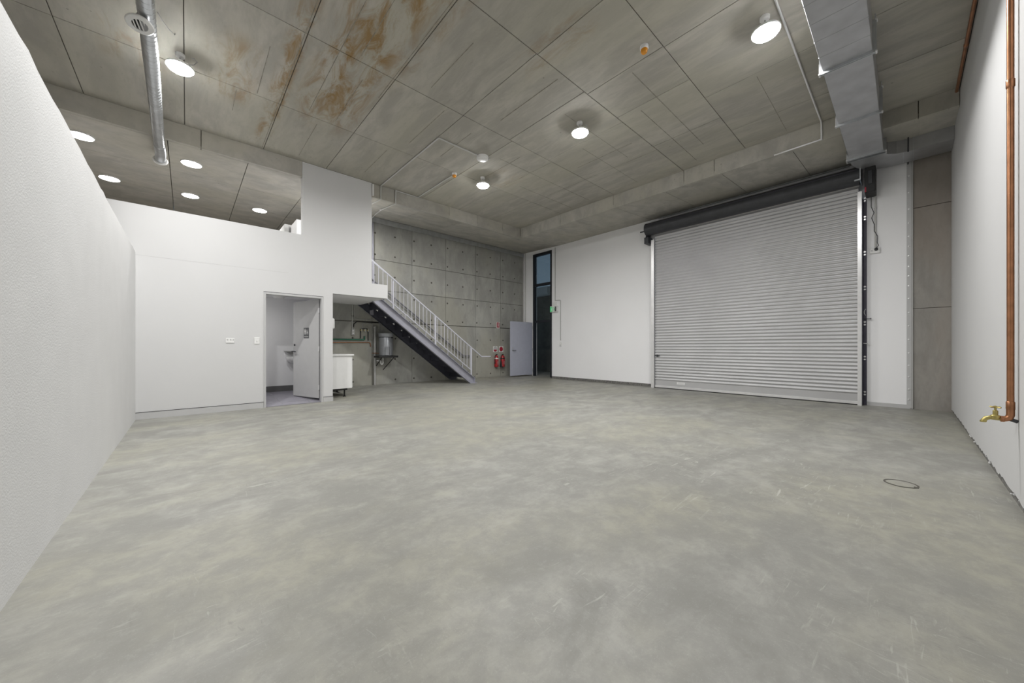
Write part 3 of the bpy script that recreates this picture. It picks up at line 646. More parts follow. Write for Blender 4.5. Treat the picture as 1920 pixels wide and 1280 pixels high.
# ------------------------------------------------------------------ ceiling lamps
def area_lamp(root, loc, rad, watts, spread):
    ld = bpy.data.lights.new('bulb', 'AREA'); ld.shape = 'DISK'; ld.size = rad * 2; ld.energy = watts; ld.spread = math.radians(spread); ld.color = (1.0, 0.992, 0.98)
    return link(bpy.data.objects.new('bulb', ld), root, loc)
def highbay(loc, label):
    x, y, z = loc
    t = thing('high_bay_lamp', label, 'lamp', (x, y, ZC), 'round high bay lamps hung under the concrete ceiling')
    bm = B(); lathe(bm, [(0, 0), (.048, 0), (.048, -.03), (.04, -.04), (0, -.04)], (x, y + .01, ZC), seg=16); mk('ceiling_box', bm, M['wplast'], t, smooth=True)
    bm = B(); tube(bm, [(x, y + .01, ZC - .035), (x, y, z + .08)], 0.008, 6); mk('hanger', bm, M['pvc'], t)
    bm = B(); tube(bm, [(x + .04, y, z + .06), (x + .13, y - .02, z + .10), (x + .16, y - .02, z + .15), (x + .13, y - .02, z + .18), (x + .11, y - .02, z + .17)], 0.005, 6); mk('cord', bm, M['pvc'], t, smooth=True)
    bm = B(); lathe(bm, [(0, .085), (.05, .085), (.06, .05), (.125, .035), (.135, .02), (.135, .004), (.126, .004), (.126, .012), (0, .012)], (x, y, z), seg=28); mk('housing', bm, M['wplast'], t, smooth=True)
    bm = B(); lathe(bm, [(.125, .006), (.115, -.018), (.085, -.034), (.05, -.041), (0, -.043)], (x, y, z), seg=28); mk('diffuser', bm, M['lamp'], t, smooth=True)
    area_lamp(t, (x, y, z - .047), .118, LAMP, SPREAD)
    return t
LZ = 4.60
hb = highbay((4.745, 1.04, LZ), 'lit high bay lamp at the upper right beside the metal duct')
for x, y, lab in ((4.735, 3.56, 'lit high bay lamp in the middle of the ceiling above the roller door end'), (4.72, 6.12, 'lit high bay lamp farthest away, near the round white speaker'),
                  (-0.06, 6.09, 'lit high bay lamp at the upper left beside the round duct'), (-0.06, 3.55, 'added high bay lamp unseen above the frame, continuing the left hand row')):  # last one is an added unseen lamp that brightens the left side
    copy_tree(hb, (x, y, ZC), lab)
def panel_light(x, y, label, k=1.0):
    t = thing('panel_light', label, 'lamp', (x, y, ZL), 'round flush lights on the mezzanine soffit')
    bm = B(); lathe(bm, [(0, 0), (.150, 0), (.150, -.018), (.142, -.022), (.142, -.014), (0, -.014)], (x, y, ZL), seg=28); mk('rim', bm, M['wplast'], t, smooth=True)
    bm = B(); lathe(bm, [(.1415, -.016), (.138, -.024), (0, -.025)], (x, y, ZL), seg=28); mk('diffuser', bm, M['mlamp'], t, smooth=True)
    area_lamp(t, (x, y, ZL - .028), .13, MEZZ * k, 170)
    return t
pl = panel_light(-1.24, 8.775, 'round mezzanine light half hidden behind the top of the left wall')
for x, y, lab in ((0.065, 8.76, 'round mezzanine light, largest one, just past the end of the round duct'), (-1.13, 10.61, 'round mezzanine light far back by the left wall edge'),
                  (0.062, 10.61, 'round mezzanine light far back in the middle above the balustrade'), (1.32, 10.61, 'round mezzanine light far back nearest the tall white wall')):
    copy_tree(pl, (x, y, ZL), lab)

panel_light(2.90, 8.85, 'added round fill light unseen behind the tall white wall', 4.0)  # added stronger light, out of view, to brighten the stair and concrete wall
# smoke/sounder units and speaker
def sounder(x, y, label):
    t = thing('alarm_sounder', label, 'alarm', (x, y, ZC), 'amber alarm units on the ceiling')
    bm = B(); lathe(bm, [(0, 0), (.050, 0), (.050, -.03), (.044, -.042), (0, -.042)], (x, y, ZC), seg=20); mk('base', bm, M['wplast'], t, smooth=True)
    bm = B(); lathe(bm, [(0, -.041), (.040, -.041), (.038, -.07), (.030, -.082), (0, -.084)], (x, y, ZC), seg=20); mk('lens', bm, M['amber'], t, smooth=True, label='amber lens')
sounder(4.12, 2.14, 'white alarm unit with amber lens between the two right hand lamps')
sounder(4.17, 6.39, 'white alarm unit with amber lens at the end of the far ceiling conduit')
t = thing('ceiling_speaker', 'round white speaker dome on the ceiling at the conduit corner', 'speaker', (4.21, 5.47, ZC))
bm = B(); lathe(bm, [(0, 0), (.112, 0), (.115, -.03), (.105, -.055), (.085, -.065), (0, -.07)], (4.21, 5.47, ZC), seg=28); mk('dome', bm, M['wplast'], t, smooth=True)
bm = B(); box(bm, 4.31, 4.33, 5.40, 5.43, ZC - .04, ZC - .015); mk('vent', bm, M['pvc'], t)
# ceiling conduits
c = 0.014
conduit('grey conduit from the speaker across the ceiling and down the drop face', [(4.12, 5.475, ZC - c), (3.27, 5.475, ZC - c), (3.25, 5.50, ZC - c), (3.25, 7.985, ZC - c), (3.25, 7.985, ZL - c), (3.25, 8.60, ZL + .05)], 0.0125)
conduit('pale conduit from the far alarm unit down over the landing edge', [(4.175, 6.44, ZC - c), (4.17, 7.985, ZC - c), (3.60, 7.985, ZC - c), (3.60, 7.985, ZL - c), (3.60, 8.8, zy(8.8) - c), (3.66, 9.25, zy(9.25) - c), (3.70, 9.69, 4.61), (3.70, 9.69, 4.49), (3.70, 9.715, 4.46), (3.70, 9.715, 2.3)], 0.0125, caps=[(3.60, 8.85, zy(8.85))])
conduit('bright steel conduit along the ceiling beside the duct to the drop face', [(2.6, 0.918, ZC - c), (7.60, 0.918, ZC - c), (7.612, 0.918, ZC - .03), (7.612, 0.918, ZL + .012), (7.612, 1.55, ZL + .006)], 0.0125, 'zinc')
t = conduit('short pale duct stub at the top of the tall white wall', [(3.075, 7.985, ZC - .03), (3.075, 7.985, 4.50)], 0.02, 'wplast')
# hanging cable loop near upper left lamp
o = mk('ceiling_cable', tube(B(), [(-0.235, 5.50, ZC - .006), (-0.20, 5.56, ZC - .03), (-0.15, 5.66, ZC - .035), (-0.105, 5.74, ZC - .02), (-0.10, 5.74, ZC - .002)], 0.005, 6), M['pvc'], smooth=True); tag(o, 'short dark cable loop on the ceiling right of the round vent', 'cable')

# ------------------------------------------------------------------ round duct (upper left)
t = thing('spiral_duct', 'round galvanised spiral duct running under the ceiling at upper left', 'duct', (-0.30, 6.5, 4.38))
DR = 0.066
bm = B(); P0 = Vector((-0.275, 3.6, 4.385)); P1 = Vector((-0.325, 8.12, 4.385))
cyl(bm, P0, P1, DR, 28); mk('duct_pipe', bm, M['galv'], t, smooth=True)
bm = B()
for i in range(64):
    f = (i + .5) / 64; p = P0.lerp(P1, f); d = (P1 - P0).normalized()
    lathe(bm, [(DR - .001, -.004), (DR + .0022, -.002), (DR + .0022, .002), (DR - .001, .004)], p, d, 20)
tag(mk('spiral_seams', bm, M['galv'], t), kind='stuff')
bm = B(); lathe(bm, [(DR, 0), (DR + .006, .004), (DR + .006, .22), (DR + .001, .224)], P1 - Vector((0, .02, 0)), (0, 1, 0), 28); mk('coupling', bm, M['galv'], t, smooth=True)
bm = B(); el = [P1 + Vector((0, .19, 0)), P1 + Vector((0, .30, -.004)), P1 + Vector((-.004, .40, -.02)), P1 + Vector((-.008, .48, -.05))]
tube(bm, el, DR + .004, 24); mk('elbow', bm, M['galv'], t, smooth=True, ang=60)
bm = B(); lathe(bm, [(.05, .02), (DR + .03, .02), (DR + .034, .008), (DR + .02, -.004), (.05, -.004)], el[-1], (-.05, 1, -.45), 28); mk('end_collar', bm, M['wplast'], t, smooth=True)
# tee with round grille
t = thing('round_vent', 'white round slotted vent hanging on a stub under the spiral duct', 'vent', (-0.335, 5.22, 4.4))
VC = Vector((-0.338, 5.03, 4.275)); vax = Vector((0.05, -0.25, -1)).normalized()
bm = B(); cyl(bm, Vector((-.295, 5.06, 4.385)), VC - vax * .003, 0.060, 24); mk('stub', bm, M['galvd'], t, smooth=True)
bm = B(); lathe(bm, [(.056, -.004), (.100, -.004), (.104, .004), (.096, .012), (.060, .016), (.056, .010)], VC, vax, 32); mk('rim', bm, M['wplast'], t, smooth=True)
u = vax.cross(Vector((0.2, 1, 0))).normalized(); vv = u.cross(vax)
for k in (-1.5, -0.5, 0.5, 1.5):
    h = math.sqrt(.058 ** 2 - (k * .026) ** 2); p = VC + u * k * .026 + vax * .008
    bm = B(); m4 = Matrix((u, vv, vax)).transposed().to_4x4(); m4.translation = p
    bmesh.ops.create_cube(bm, size=1, matrix=m4 @ Matrix.Diagonal((.010, 2 * h, .008, 1))); mk('slat', bm, M['wplast'], t)
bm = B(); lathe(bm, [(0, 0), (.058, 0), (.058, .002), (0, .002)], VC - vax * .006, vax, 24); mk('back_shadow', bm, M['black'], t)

# ------------------------------------------------------------------ rectangular duct (upper right)
t = thing('rectangular_duct', 'wide galvanised sheet duct turning to the right wall above the roller door', 'duct', (6.0, 0.45, 4.37))
DY0, DY1, DZ0, DZ1 = 0.243, 0.658, 4.372, 4.67
fl = [2.4, 4.07, 5.566, 7.05, 8.48]
for a, b in zip(fl, fl[1:]):
    bm = B(); box(bm, a, b, DY0, DY1, DZ0, DZ1, bev=.004)
    mk('duct_section', bm, M['galvd'], t)
    if b < 5.6:
        for q in range(1, 5):
            xx = a + (b - a) * q / 5; mk('stiffener', bx(xx - .004, xx + .004, DY0 - .002, DY1 + .002, DZ0 - .0025, DZ0 + .01), M['galvd'], t)
for xx in fl[1:] + [8.56]:
    for dx in (-.018, .004):
        bm = holed('X', xx + dx, xx + dx + .014, DY0 - .032, DY1 + .032, DZ0 - .032, DZ1 + .032, [(DY0 + .002, DY1 - .002, DZ0 + .002, DZ1 - .002)])
        mk('flange', bm, M['galv'], t)
    for y in (DY0 - .03, DY1 + .03):
        for z in (DZ0 - .025, DZ1 + .02):
            bm = B(); cyl(bm, (xx - .03, y, z), (xx + .03, y, z), .010, 6); mk('bolt', bm, M['zinc'], t)
    bm = B(); box(bm, xx - .02, xx + .02, DY1 + .03, DY1 + .034, DZ0 - .03, DZ0 + .10); mk('corner_cleat', bm, M['zinc'], t)
el = [(8.48, DY1)] + [(p.x, p.y) for p in arc((8.90, 0.20, 0), (-.30, 0, 0), (0, .458, 0), 60, 0, 1)][:0] + [(8.62, DY1), (8.80, .645), (9.00, .60), (9.18, .51), (9.30, .38), (9.37, .22), (9.38, .05), (9.38, YR + .003), (8.86, YR + .003), (8.86, -.02), (8.83, .10), (8.74, .20), (8.62, DY0), (8.48, DY0)]
bm = B(); prism(bm, el, 'Z', DZ0 + .003, 4.64); mk('elbow', bm, M['galvd'], t)
mk('joint_band', bx(8.85, 9.39, -.095, -.085, DZ0, 4.645), M['galv'], t)
mk('joint_band', bx(8.85, 9.39, .02, .028, DZ0, 4.645), M['galv'], t)
for (x, y) in ((8.80, -.03), (9.40, -.03)):
    bm = B(); tube(bm, [(x, y, DZ0 - .03), (x, y, 4.70)], .009, 6); mk('hanger_rod', bm, M['charcoal'], t)
for x in (4.07, 5.60, 7.09, 8.40):
    for y in (DY0 - .02, DY1 + .02):
        bm = B(); tube(bm, [(x, y, DZ1 - .02), (x, y, ZC)], .006, 6); mk('hanger_rod', bm, M['galv'], t)

# ------------------------------------------------------------------ copper pipework on the right wall
t = thing('copper_riser', 'vertical copper water pipe on the right wall ending at the brass tap', 'pipe', (4.17, YR + .03, 0.66))
bm = B(); tube(bm, [(4.185, YR + .032, 4.70), (4.185, YR + .032, 0.69)], .0165, 14); mk('pipe', bm, M['copper'], t, smooth=True)
for z in (2.93, 4.3, 0.72): 
    bm = B(); lathe(bm, [(.0165, -.03), (.020, -.025), (.020, .025), (.0165, .03)], (4.185, YR + .032, z), seg=16); mk('coupling', bm, M['copper'], t, smooth=True)
PX, PY, PZ = 4.185, YR + .032, .625
bm = B(); tube(bm, [(PX, PY, .70), (PX, PY, .655), (PX, PY + .006, .634), (PX, PY + .03, PZ)], .019, 14); mk('elbow', bm, M['copper'], t, smooth=True, ang=60)
bm = B(); cyl(bm, (PX, YR + .002, PZ - .012), (PX, PY, PZ), .012, 8); mk('wall_plug', bm, M['charcoal'], t)
bm = B(); lathe(bm, [(.016, 0), (.021, .003), (.021, .018), (.016, .021)], (PX, PY + .022, PZ), (0, 1, 0), 16); mk('union', bm, M['copper'], t, smooth=True)
tp = thing('brass_tap', 'old brass tap with cross handle on the right wall', 'tap', (PX, PY + .07, PZ))
bm = B(); tube(bm, [(PX, PY + .042, PZ), (PX, PY + .06, PZ), (PX, PY + .085, PZ + .003), (PX, PY + .102, PZ - .004), (PX, PY + .112, PZ - .020), (PX, PY + .114, PZ - .030)], .0135, 14); mk('body', bm, M['brass'], tp, smooth=True, ang=60)
bm = B(); lathe(bm, [(0, -.012), (.021, -.008), (.023, .012), (.020, .017), (.0125, .019), (.0125, .047), (.010, .049), (.006, .051), (.006, .074), (0, .074)], (PX, PY + .062, PZ + .006), seg=16); mk('bonnet', bm, M['brass'], tp, smooth=True)
bm = B(); lathe(bm, [(.012, 0), (.016, .002), (.016, .012), (.012, .014)], (PX, PY + .114, PZ - .034), seg=14); mk('spout_ring', bm, M['brass'], tp, smooth=True)
for d in (Vector((.7, .7, 0)), Vector((.7, -.7, 0))):
    bm = B(); c0 = Vector((PX, PY + .062, PZ + .078)); cyl(bm, c0 - d * .030, c0 + d * .030, .0048, 8); mk('cross_handle', bm, M['brass'], tp, smooth=True)
bm = B(); lathe(bm, [(0, -.008), (.010, -.006), (.010, .006), (0, .010)], (PX, PY + .062, PZ + .079), seg=12); mk('handle_hub', bm, M['brass'], tp, smooth=True)
t = thing('copper_main', 'horizontal copper pipe high along the top of the right wall', 'pipe', (6.5, YR + .03, 4.735))
bm = B(); tube(bm, [(3.8, YR + .03, 4.735), (8.80, YR + .03, 4.735)], .0165, 12); mk('pipe', bm, M['copper'], t, smooth=True)
for x in (6.9, 8.1):
    bm = B(); lathe(bm, [(.0165, -.03), (.020, -.025), (.020, .025), (.0165, .03)], (x, YR + .03, 4.735), (1, 0, 0), 14); mk('coupling', bm, M['copper'], t, smooth=True)

# ------------------------------------------------------------------ restroom door, switches, basin, fan
d2 = thing('door_2', 'light grey restroom door with black pictogram plate, opened inwards', 'door', (1.56, 8.0, 0.0), kind='structure')
mk('frame', bx(1.06, 1.092, YP - .012, YP + .132, 0.0, 2.15, bev=.003), M['doorgrey'], d2)
mk('frame', bx(2.028, 2.062, YP - .012, YP + .132, 0.0, 2.15, bev=.003), M['doorgrey'], d2)
mk('frame', bx(1.092, 2.028, YP - .012, YP + .132, 2.112, 2.15, bev=.003), M['doorgrey'], d2)
mk('shadow_gap', bx(1.055, 2.066, YP - .009, YP + .01, 2.150, 2.160), M['dgrey'], d2)
th = math.radians(109); hx, hy = 2.018, YP + 0.105                       # leaf direction from the hinge
dl = Vector((math.cos(th), math.sin(th), 0)); nl = Vector((-dl.y, dl.x, 0))   # nl faces -x: side shown to the camera
ML = Matrix((dl, nl, Vector((0, 0, 1)))).transposed().to_4x4(); ML.translation = (hx, hy, 0)
def leafmk(name, bm, mat, parent, smooth=False, label=None):
    bmesh.ops.transform(bm, matrix=ML, verts=bm.verts); return mk(name, bm, mat, parent, smooth, label=label)
lf = leafmk('leaf', bx(.012, .920, -.040, 0.0, 0.075, 2.105, bev=.003), M['doorgrey'], d2)
leafmk('kick_edge', bx(.005, .0118, -.038, -.002, 0.08, 2.10), M['dgrey'], lf)
for z in (0.30, 1.09, 1.88):
    bm = B(); cyl(bm, (.004, .008, z - .05), (.004, .008, z + .05), .011, 10); leafmk('hinge', bm, M['zinc'], lf, True)
leafmk('sign_plate', bx(.350, .530, 0.0005, .005, 1.315, 1.535, bev=.002), M['dgrey'], lf, label='black plate with white man, woman and wheelchair symbols')
# pictograms (seen from the camera the free edge is on the left)
def sg(b, *a): box(b, a[0], a[1], .0045, .0065, a[2], a[3])
for cx in (.497, .462):
    bm = B(); lathe(bm, [(0, 0), (.010, 0), (.010, .002), (0, .002)], (cx, .0045, 1.507), (0, 1, 0), 10)
    leafmk('figure_head', bm, M['wplast'], lf)
    bm = B(); w_ = .012 if cx > .48 else .015
    prism(bm, [(cx - w_, 1.49), (cx + w_, 1.49), (cx + w_ * (1 if cx > .48 else 1.2), 1.44), (cx + .007, 1.44), (cx + .007, 1.395), (cx - .007, 1.395), (cx - .007, 1.44), (cx - w_ * (1 if cx > .48 else 1.2), 1.44)], 'Y', .0045, .0065)
    leafmk('figure_body', bm, M['wplast'], lf)
bm = B(); lathe(bm, [(.022, 0), (.027, 0), (.027, .002), (.022, .002), (.022, 0)], (.402, .0045, 1.425), (0, 1, 0), 18); leafmk('wheel', bm, M['wplast'], lf)
bm = B(); prism(bm, [(.415, 1.49), (.405, 1.49), (.402, 1.445), (.383, 1.445), (.372, 1.412), (.379, 1.41), (.389, 1.437), (.412, 1.437)], 'Y', .0045, .0068); leafmk('seated_figure', bm, M['wplast'], lf)
leafmk('text_strip', bx(.365, .515, .0045, .0062, 1.342, 1.356), M['pvc'], lf)
bm = B(); lathe(bm, [(0, 0), (.026, 0), (.024, .009), (0, .01)], (.860, 0, 1.035), (0, 1, 0), 16); leafmk('rose', bm, M['galv'], lf, True)
bm = B(); tube(bm, [(.860, 0, 1.035), (.860, .055, 1.035), (.74, .058, 1.032)], .011, 8); leafmk('handle', bm, M['charcoal'], lf, True, label='dark satin lever handle')
bm = B(); tube(bm, [(.860, -.04, 1.035), (.860, -.095, 1.035), (.75, -.098, 1.032)], .010, 8); leafmk('handle', bm, M['charcoal'], lf, True)
bm = B(); lathe(bm, [(0, 0), (.022, 0), (.020, .012), (0, .014)], (.860, 0, 1.175), (0, 1, 0), 14); leafmk('lock', bm, M['charcoal'], lf, True)
t = thing('power_outlet', 'white double power outlet on the partition left of the light switch', 'outlet', (0.565, YP, 1.24))
mk('plate', bx(.505, .628, YP - .010, YP - .001, 1.198, 1.285, bev=.004), M['wplast'], t)
for x in (.53, .575, .612): mk('rocker', bx(x - .009, x + .009, YP - .014, YP - .009, 1.245, 1.268, bev=.002), M['skirt'], t)
t = thing('light_switch', 'white light switch on the partition just left of the restroom doorway', 'switch', (0.95, YP, 1.24))
mk('plate', bx(.912, .994, YP - .010, YP - .001, 1.182, 1.305, bev=.004), M['wplast'], t)
mk('rocker', bx(.94, .966, YP - .014, YP - .009, 1.222, 1.264, bev=.002), M['cab'], t)
t = thing('wash_basin', 'white wall hung basin seen inside the restroom doorway', 'basin', (1.85, 9.5, 0.85))
bm = B(); P_ = []
for (s, z) in ((1.0, .90), (1.0, .875), (.86, .82), (.55, .755), (.3, .74)):
    P_.append([bm.verts.new((1.89 + s * .235 * math.cos(a), 9.42 + s * .21 * math.sin(a), z)) for a in [2 * math.pi * k / 24 for k in range(24)]])
for A, Q in zip(P_, P_[1:]):
    for k in range(24): bm.faces.new((A[k], A[(k + 1) % 24], Q[(k + 1) % 24], Q[k]))
bm.faces.new(P_[-1])
inn = [[bm.verts.new((1.89 + s * .235 * math.cos(a), 9.42 + s * .21 * math.sin(a), z)) for a in [2 * math.pi * k / 24 for k in range(24)]] for s, z in ((.88, .90), (.6, .80), (.2, .78))]
for A, Q in [(P_[0], inn[0]), (inn[0], inn[1]), (inn[1], inn[2])]:
    for k in range(24): bm.faces.new((A[k], Q[k], Q[(k + 1) % 24], A[(k + 1) % 24]))
bm.faces.new(inn[-1]); mk('bowl', bm, M['basin'], t, smooth=True, ang=50)
mk('back_ledge', bx(1.72, 2.13, 9.60, 9.70, .80, .905, bev=.01), M['basin'], t)
mk('pedestal', bx(1.88, 2.02, 9.50, 9.69, .45, .80, bev=.02), M['basin'], t)
bm = B(); tube(bm, [(1.95, 9.64, .90), (1.95, 9.64, 1.0), (1.95, 9.60, 1.02), (1.95, 9.52, 1.0)], .011, 8); mk('tap', bm, M['galv'], t, smooth=True)
t = thing('wall_shelf', 'grey shelf on the restroom wall above the basin', 'shelf', (1.88, 9.65, 1.04))
bm = B(); prism(bm, [(1.665, 1.04), (2.128, 1.04), (2.128, 1.02), (1.69, 1.02)], 'Y', 9.56, 9.718); mk('board', bm, M['pvc'], t)
bm = B(); prism(bm, [(1.70, 1.02), (2.128, 1.02), (2.128, .955), (1.80, .955)], 'Y', 9.66, 9.718); mk('rail', bm, M['pvc'], t)
t = thing('exhaust_fan', 'small white exhaust fan on the restroom ceiling', 'fan', (1.52, 9.3, 2.25))
bm = B(); lathe(bm, [(0, 0), (.12, 0), (.12, -.02), (.105, -.03), (.10, -.055), (0, -.06)], (1.50, 9.25, 2.25), seg=24); mk('cover', bm, M['wplast'], t, smooth=True)
bm = B(); box(bm, 1.40, 1.50, 8.70, 8.74, 2.238, 2.25); mk('sensor', bm, M['dgrey'], t)
t = thing('restroom_fill_light', 'added round ceiling light out of sight inside the restroom', 'lamp', (0.7, 8.9, 2.25))  # added unseen lamp that lifts the restroom interior
bm = B(); lathe(bm, [(0, 0), (.11, 0), (.11, -.03), (0, -.03)], (0.75, 8.75, 2.25), seg=20); mk('base', bm, M['wplast'], t)
bm = B(); lathe(bm, [(.105, -.03), (.1, -.05), (0, -.055)], (0.75, 8.75, 2.25), seg=20); mk('diffuser', bm, M['mlamp'], t)
area_lamp(t, (0.75, 8.75, 2.18), .09, 1.7, 170)

# ------------------------------------------------------------------ kitchen nook under the landing
t = thing('kitchen_cabinet', 'white base cabinet with pale top standing on black legs in the nook', 'cabinet', (2.5, 8.95, 0.03))
mk('body', bx(2.252, 2.735, 8.33, 9.70, .215, .935, bev=.003), M['cab'], t)
mk('worktop', bx(2.250, 2.772, 8.30, 9.72, .935, .968, bev=.005), M['cab'], t)
for k, y in enumerate((8.345, 8.80, 9.255)):
    dd = mk('door', bx(2.735, 2.752, y, y + .44, .222, .925, bev=.002), M['cab'], t)
for (x, y) in ((2.62, 8.47), (2.30, 8.47), (2.62, 9.0), (2.62, 9.6), (2.30, 9.6)):
    z = fz(x, y); bm = B(); lathe(bm, [(0, 0), (.032, 0), (.032, .008), (.017, .014), (.017, .19), (.03, .215), (0, .215 - .0)], (x, y, z), seg=12); mk('leg', bm, M['black'], t, smooth=True)
bm = B(); box(bm, 2.27, 2.66, 8.40, 8.43, .17, .214); mk('under_rail', bm, M['black'], t)
bm = B(); tube(bm, [(2.36, 8.44, .135), (2.60, 8.60, .075)], .012, 8); mk('loose_strap', bm, M['pvc'], t)
t = thing('soap_dispenser', 'white rounded dispenser on the nook wall above the cabinet', 'dispenser', (2.31, 8.55, 1.63))
mk('case', bx(2.2475, 2.335, 8.26, 8.42, 1.515, 1.755, bev=.022, ) if False else bx(2.247, 2.352, 8.22, 8.40, 1.515, 1.745, bev=.03, seg=3), M['wplast'], t, smooth=True)
mk('tray', bx(2.248, 2.30, 8.25, 8.37, 1.49, 1.515), M['pvc'], t)
# electrics and pipes on the wall behind
W = YC - .016
t = thing('power_outlet', 'grey weatherproof outlet on the concrete wall at the end of the nook conduit', 'outlet', (3.234, W, 1.53))
mk('plate', bx(3.195, 3.275, W - .04, W, 1.44, 1.62, bev=.006), M['pvc'], t)
for z in (1.49, 1.56): mk('rocker', bx(3.215, 3.255, W - .046, W - .039, z - .014, z + .014), M['wplast'], t)
conduit('thin pale conduit dropping from the landing to the nook outlet', [(3.222, W - .014, 2.24), (3.222, W - .014, 1.62)], .010, clips=[((3.215, W - .01, z), (1, 0, 0)) for z in (2.05, 1.80)])
conduit('thin grey conduit turning along the nook wall to the water heater', [(3.27, W - .014, 2.24), (3.27, W - .014, 1.895), (3.30, W - .014, 1.87), (3.92, W - .014, 1.865), (3.935, W - .014, 1.85), (3.935, W - .014, .99)], .010, 'pvc', clips=[((3.60, W - .01, 1.868), (0, 0, 1))])
o = mk('black_cable', tube(B(), [(3.25, W - .02, 1.66), (3.26, W - .02, 1.74), (3.33, W - .02, 1.80), (3.50, W - .02, 1.805), (3.75, W - .02, 1.80), (4.0, W - .02, 1.80), (4.06, W - .02, 1.77), (4.55, W - .02, 1.36)], .012, 8), M['black'], smooth=True); tag(o, 'black cable looping across the nook wall under the stair', 'cable')
o = mk('green_pipe', tube(B(), [(2.26, W - .03, 1.33), (3.50, W - .03, 1.325), (3.53, W - .03, 1.34), (3.53, W - .03, 1.42)], .020, 10), M['greenp'], smooth=True, ang=60); tag(o, 'green pipe running along the nook wall above the cabinet', 'pipe')
o = mk('copper_pipe', tube(B(), [(2.26, W - .03, 1.245), (3.64, W - .03, 1.255), (3.68, W - .03, 1.24), (3.70, W - .03, 1.14)], .012, 8), M['copper'], smooth=True, ang=60); tag(o, 'thin copper pipe just below the green pipe in the nook', 'pipe')
t = thing('water_valves', 'brass valve manifold on the nook wall above the green pipe', 'valve', (3.53, W - .05, 1.55))
bm = B(); tube(bm, [(3.43, W - .03, 1.36), (3.43, W - .03, 1.60), (3.46, W - .03, 1.62), (3.60, W - .03, 1.62), (3.63, W - .03, 1.60), (3.63, W - .03, 1.30)], .012, 8); mk('loop', bm, M['charcoal'], t, smooth=True)
for x in (3.44, 3.53, 3.62):
    bm = B(); lathe(bm, [(0, -.05), (.012, -.05), (.012, -.02), (.022, -.015), (.022, .01), (0, .012)], (x, W - .055, 1.58), (0, -1, 0), 10); mk('valve', bm, M['brass'], t, smooth=True)
    bm = B(); box(bm, x - .006, x + .006, W - .085, W - .07, 1.54, 1.62); mk('lever', bm, M['galv'], t)
bm = B(); tube(bm, [(3.48, W - .03, 1.62), (3.48, W - .03, 1.74), (3.50, W - .03, 1.76), (3.715, W - .03, 1.76), (3.735, W - .03, 1.74), (3.735, W - .03, 1.34)], .009, 8); mk('loop', bm, M['pvc'], t, smooth=True)
t = thing('waste_stack', 'grey plastic waste stack standing on the floor in the nook', 'pipe', (3.80, W - .06, .09))
bm = B(); tube(bm, [(3.795, W - .06, fz(3.8, 9.74) - .002), (3.795, W - .06, 1.62)], .030, 16); mk('pipe', bm, M['pvc'], t, smooth=True)
bm = B(); lathe(bm, [(.03, 0), (.036, .01), (.044, .06), (.044, .075), (0, .078)], (3.795, W - .06, 1.615), seg=16); mk('vent_cap', bm, M['pvc'], t, smooth=True)
for z in (1.49, 1.02, .55):
    bm = B(); lathe(bm, [(.03, -.02), (.035, -.018), (.035, .018), (.03, .02)], (3.795, W - .06, z), seg=16); box(bm, 3.785, 3.805, W - .03, W, z - .01, z + .01); mk('collar', bm, M['pvc'], t, smooth=True)
t = thing('water_heater', 'grey cylindrical water heater on a black wall shelf under the stair', 'heater', (4.02, 9.55, .895))
hx_, hy_ = 4.03, 9.555; HR = .178
bm = B(); lathe(bm, [(0, 0), (HR - .01, 0), (HR, .012), (HR, .545), (HR - .004, .552), (0, .56)], (hx_, hy_, .897), seg=36); mk('tank', bm, M['heater'], t, smooth=True)
bm = B(); lathe(bm, [(HR + .003, .505), (HR + .012, .51), (HR + .02, .56), (HR + .035, .60), (HR + .02, .612), (.05, .618), (0, .62)], (hx_, hy_, .897), seg=36); mk('lid', bm, M['heater'], t, smooth=True)
bm = B(); lathe(bm, [(HR + .001, .49), (HR + .004, .49), (HR + .004, .525), (HR + .001, .525)], (hx_, hy_, .897), seg=36); mk('band', bm, M['charcoal'], t, smooth=True)
mk('access_panel', bx(3.935, 4.045, 9.358, 9.40, .915, 1.13, bev=.006), M['heater'], t)
mk('panel_gap', bx(4.046, 4.052, 9.362, 9.40, .92, 1.13), M['charcoal'], t)
bm = B(); tube(bm, [(3.86, 9.60, .96), (3.80, 9.65, .965), (3.72, 9.72, .965)], .009, 8); mk('inlet', bm, M['copper'], t, smooth=True)
bm = B(); cyl(bm, (4.13, 9.405, 1.38), (4.13, 9.385, 1.385), .014, 10); mk('valve', bm, M['black'], t)
t = thing('heater_shelf', 'black steel wall shelf carrying the water heater', 'shelf', (4.03, 9.6, .86))
mk('tray', bx(3.755, 4.300, 9.36, 9.697, .845, .896, bev=.008), M['black'], t)
bm = B(); tube(bm, [(4.20, 9.42, .85), (4.05, W - .01, .50)], .011, 8); mk('strut', bm, M['black'], t)
bm = B(); tube(bm, [(3.86, 9.42, .85), (3.86, W - .01, .62)], .011, 8); mk('strut', bm, M['black'], t)
t = thing('drain_trap', 'white plastic trap below the heater shelf joining the waste stack', 'pipe', (3.95, 9.6, .72))
yy = 9.62
bm = B(); tube(bm, [(3.975, yy, .85), (3.975, yy, .70)] + [tuple(p) for p in arc((3.945, yy, .70), (.03, 0, 0), (0, 0, -.04), 0, 180, 8)] + [(3.915, yy, .745), (3.90, yy, .758), (3.82, yy + .05, .760)], .017, 12); mk('bend', bm, M['wplast'], t, smooth=True, ang=60)
for p in ((3.975, yy, .79), (3.975, yy, .715)):
    bm = B(); lathe(bm, [(.017, -.02), (.024, -.018), (.024, .018), (.017, .02)], p, seg=14); mk('nut', bm, M['wplast'], t, smooth=True)
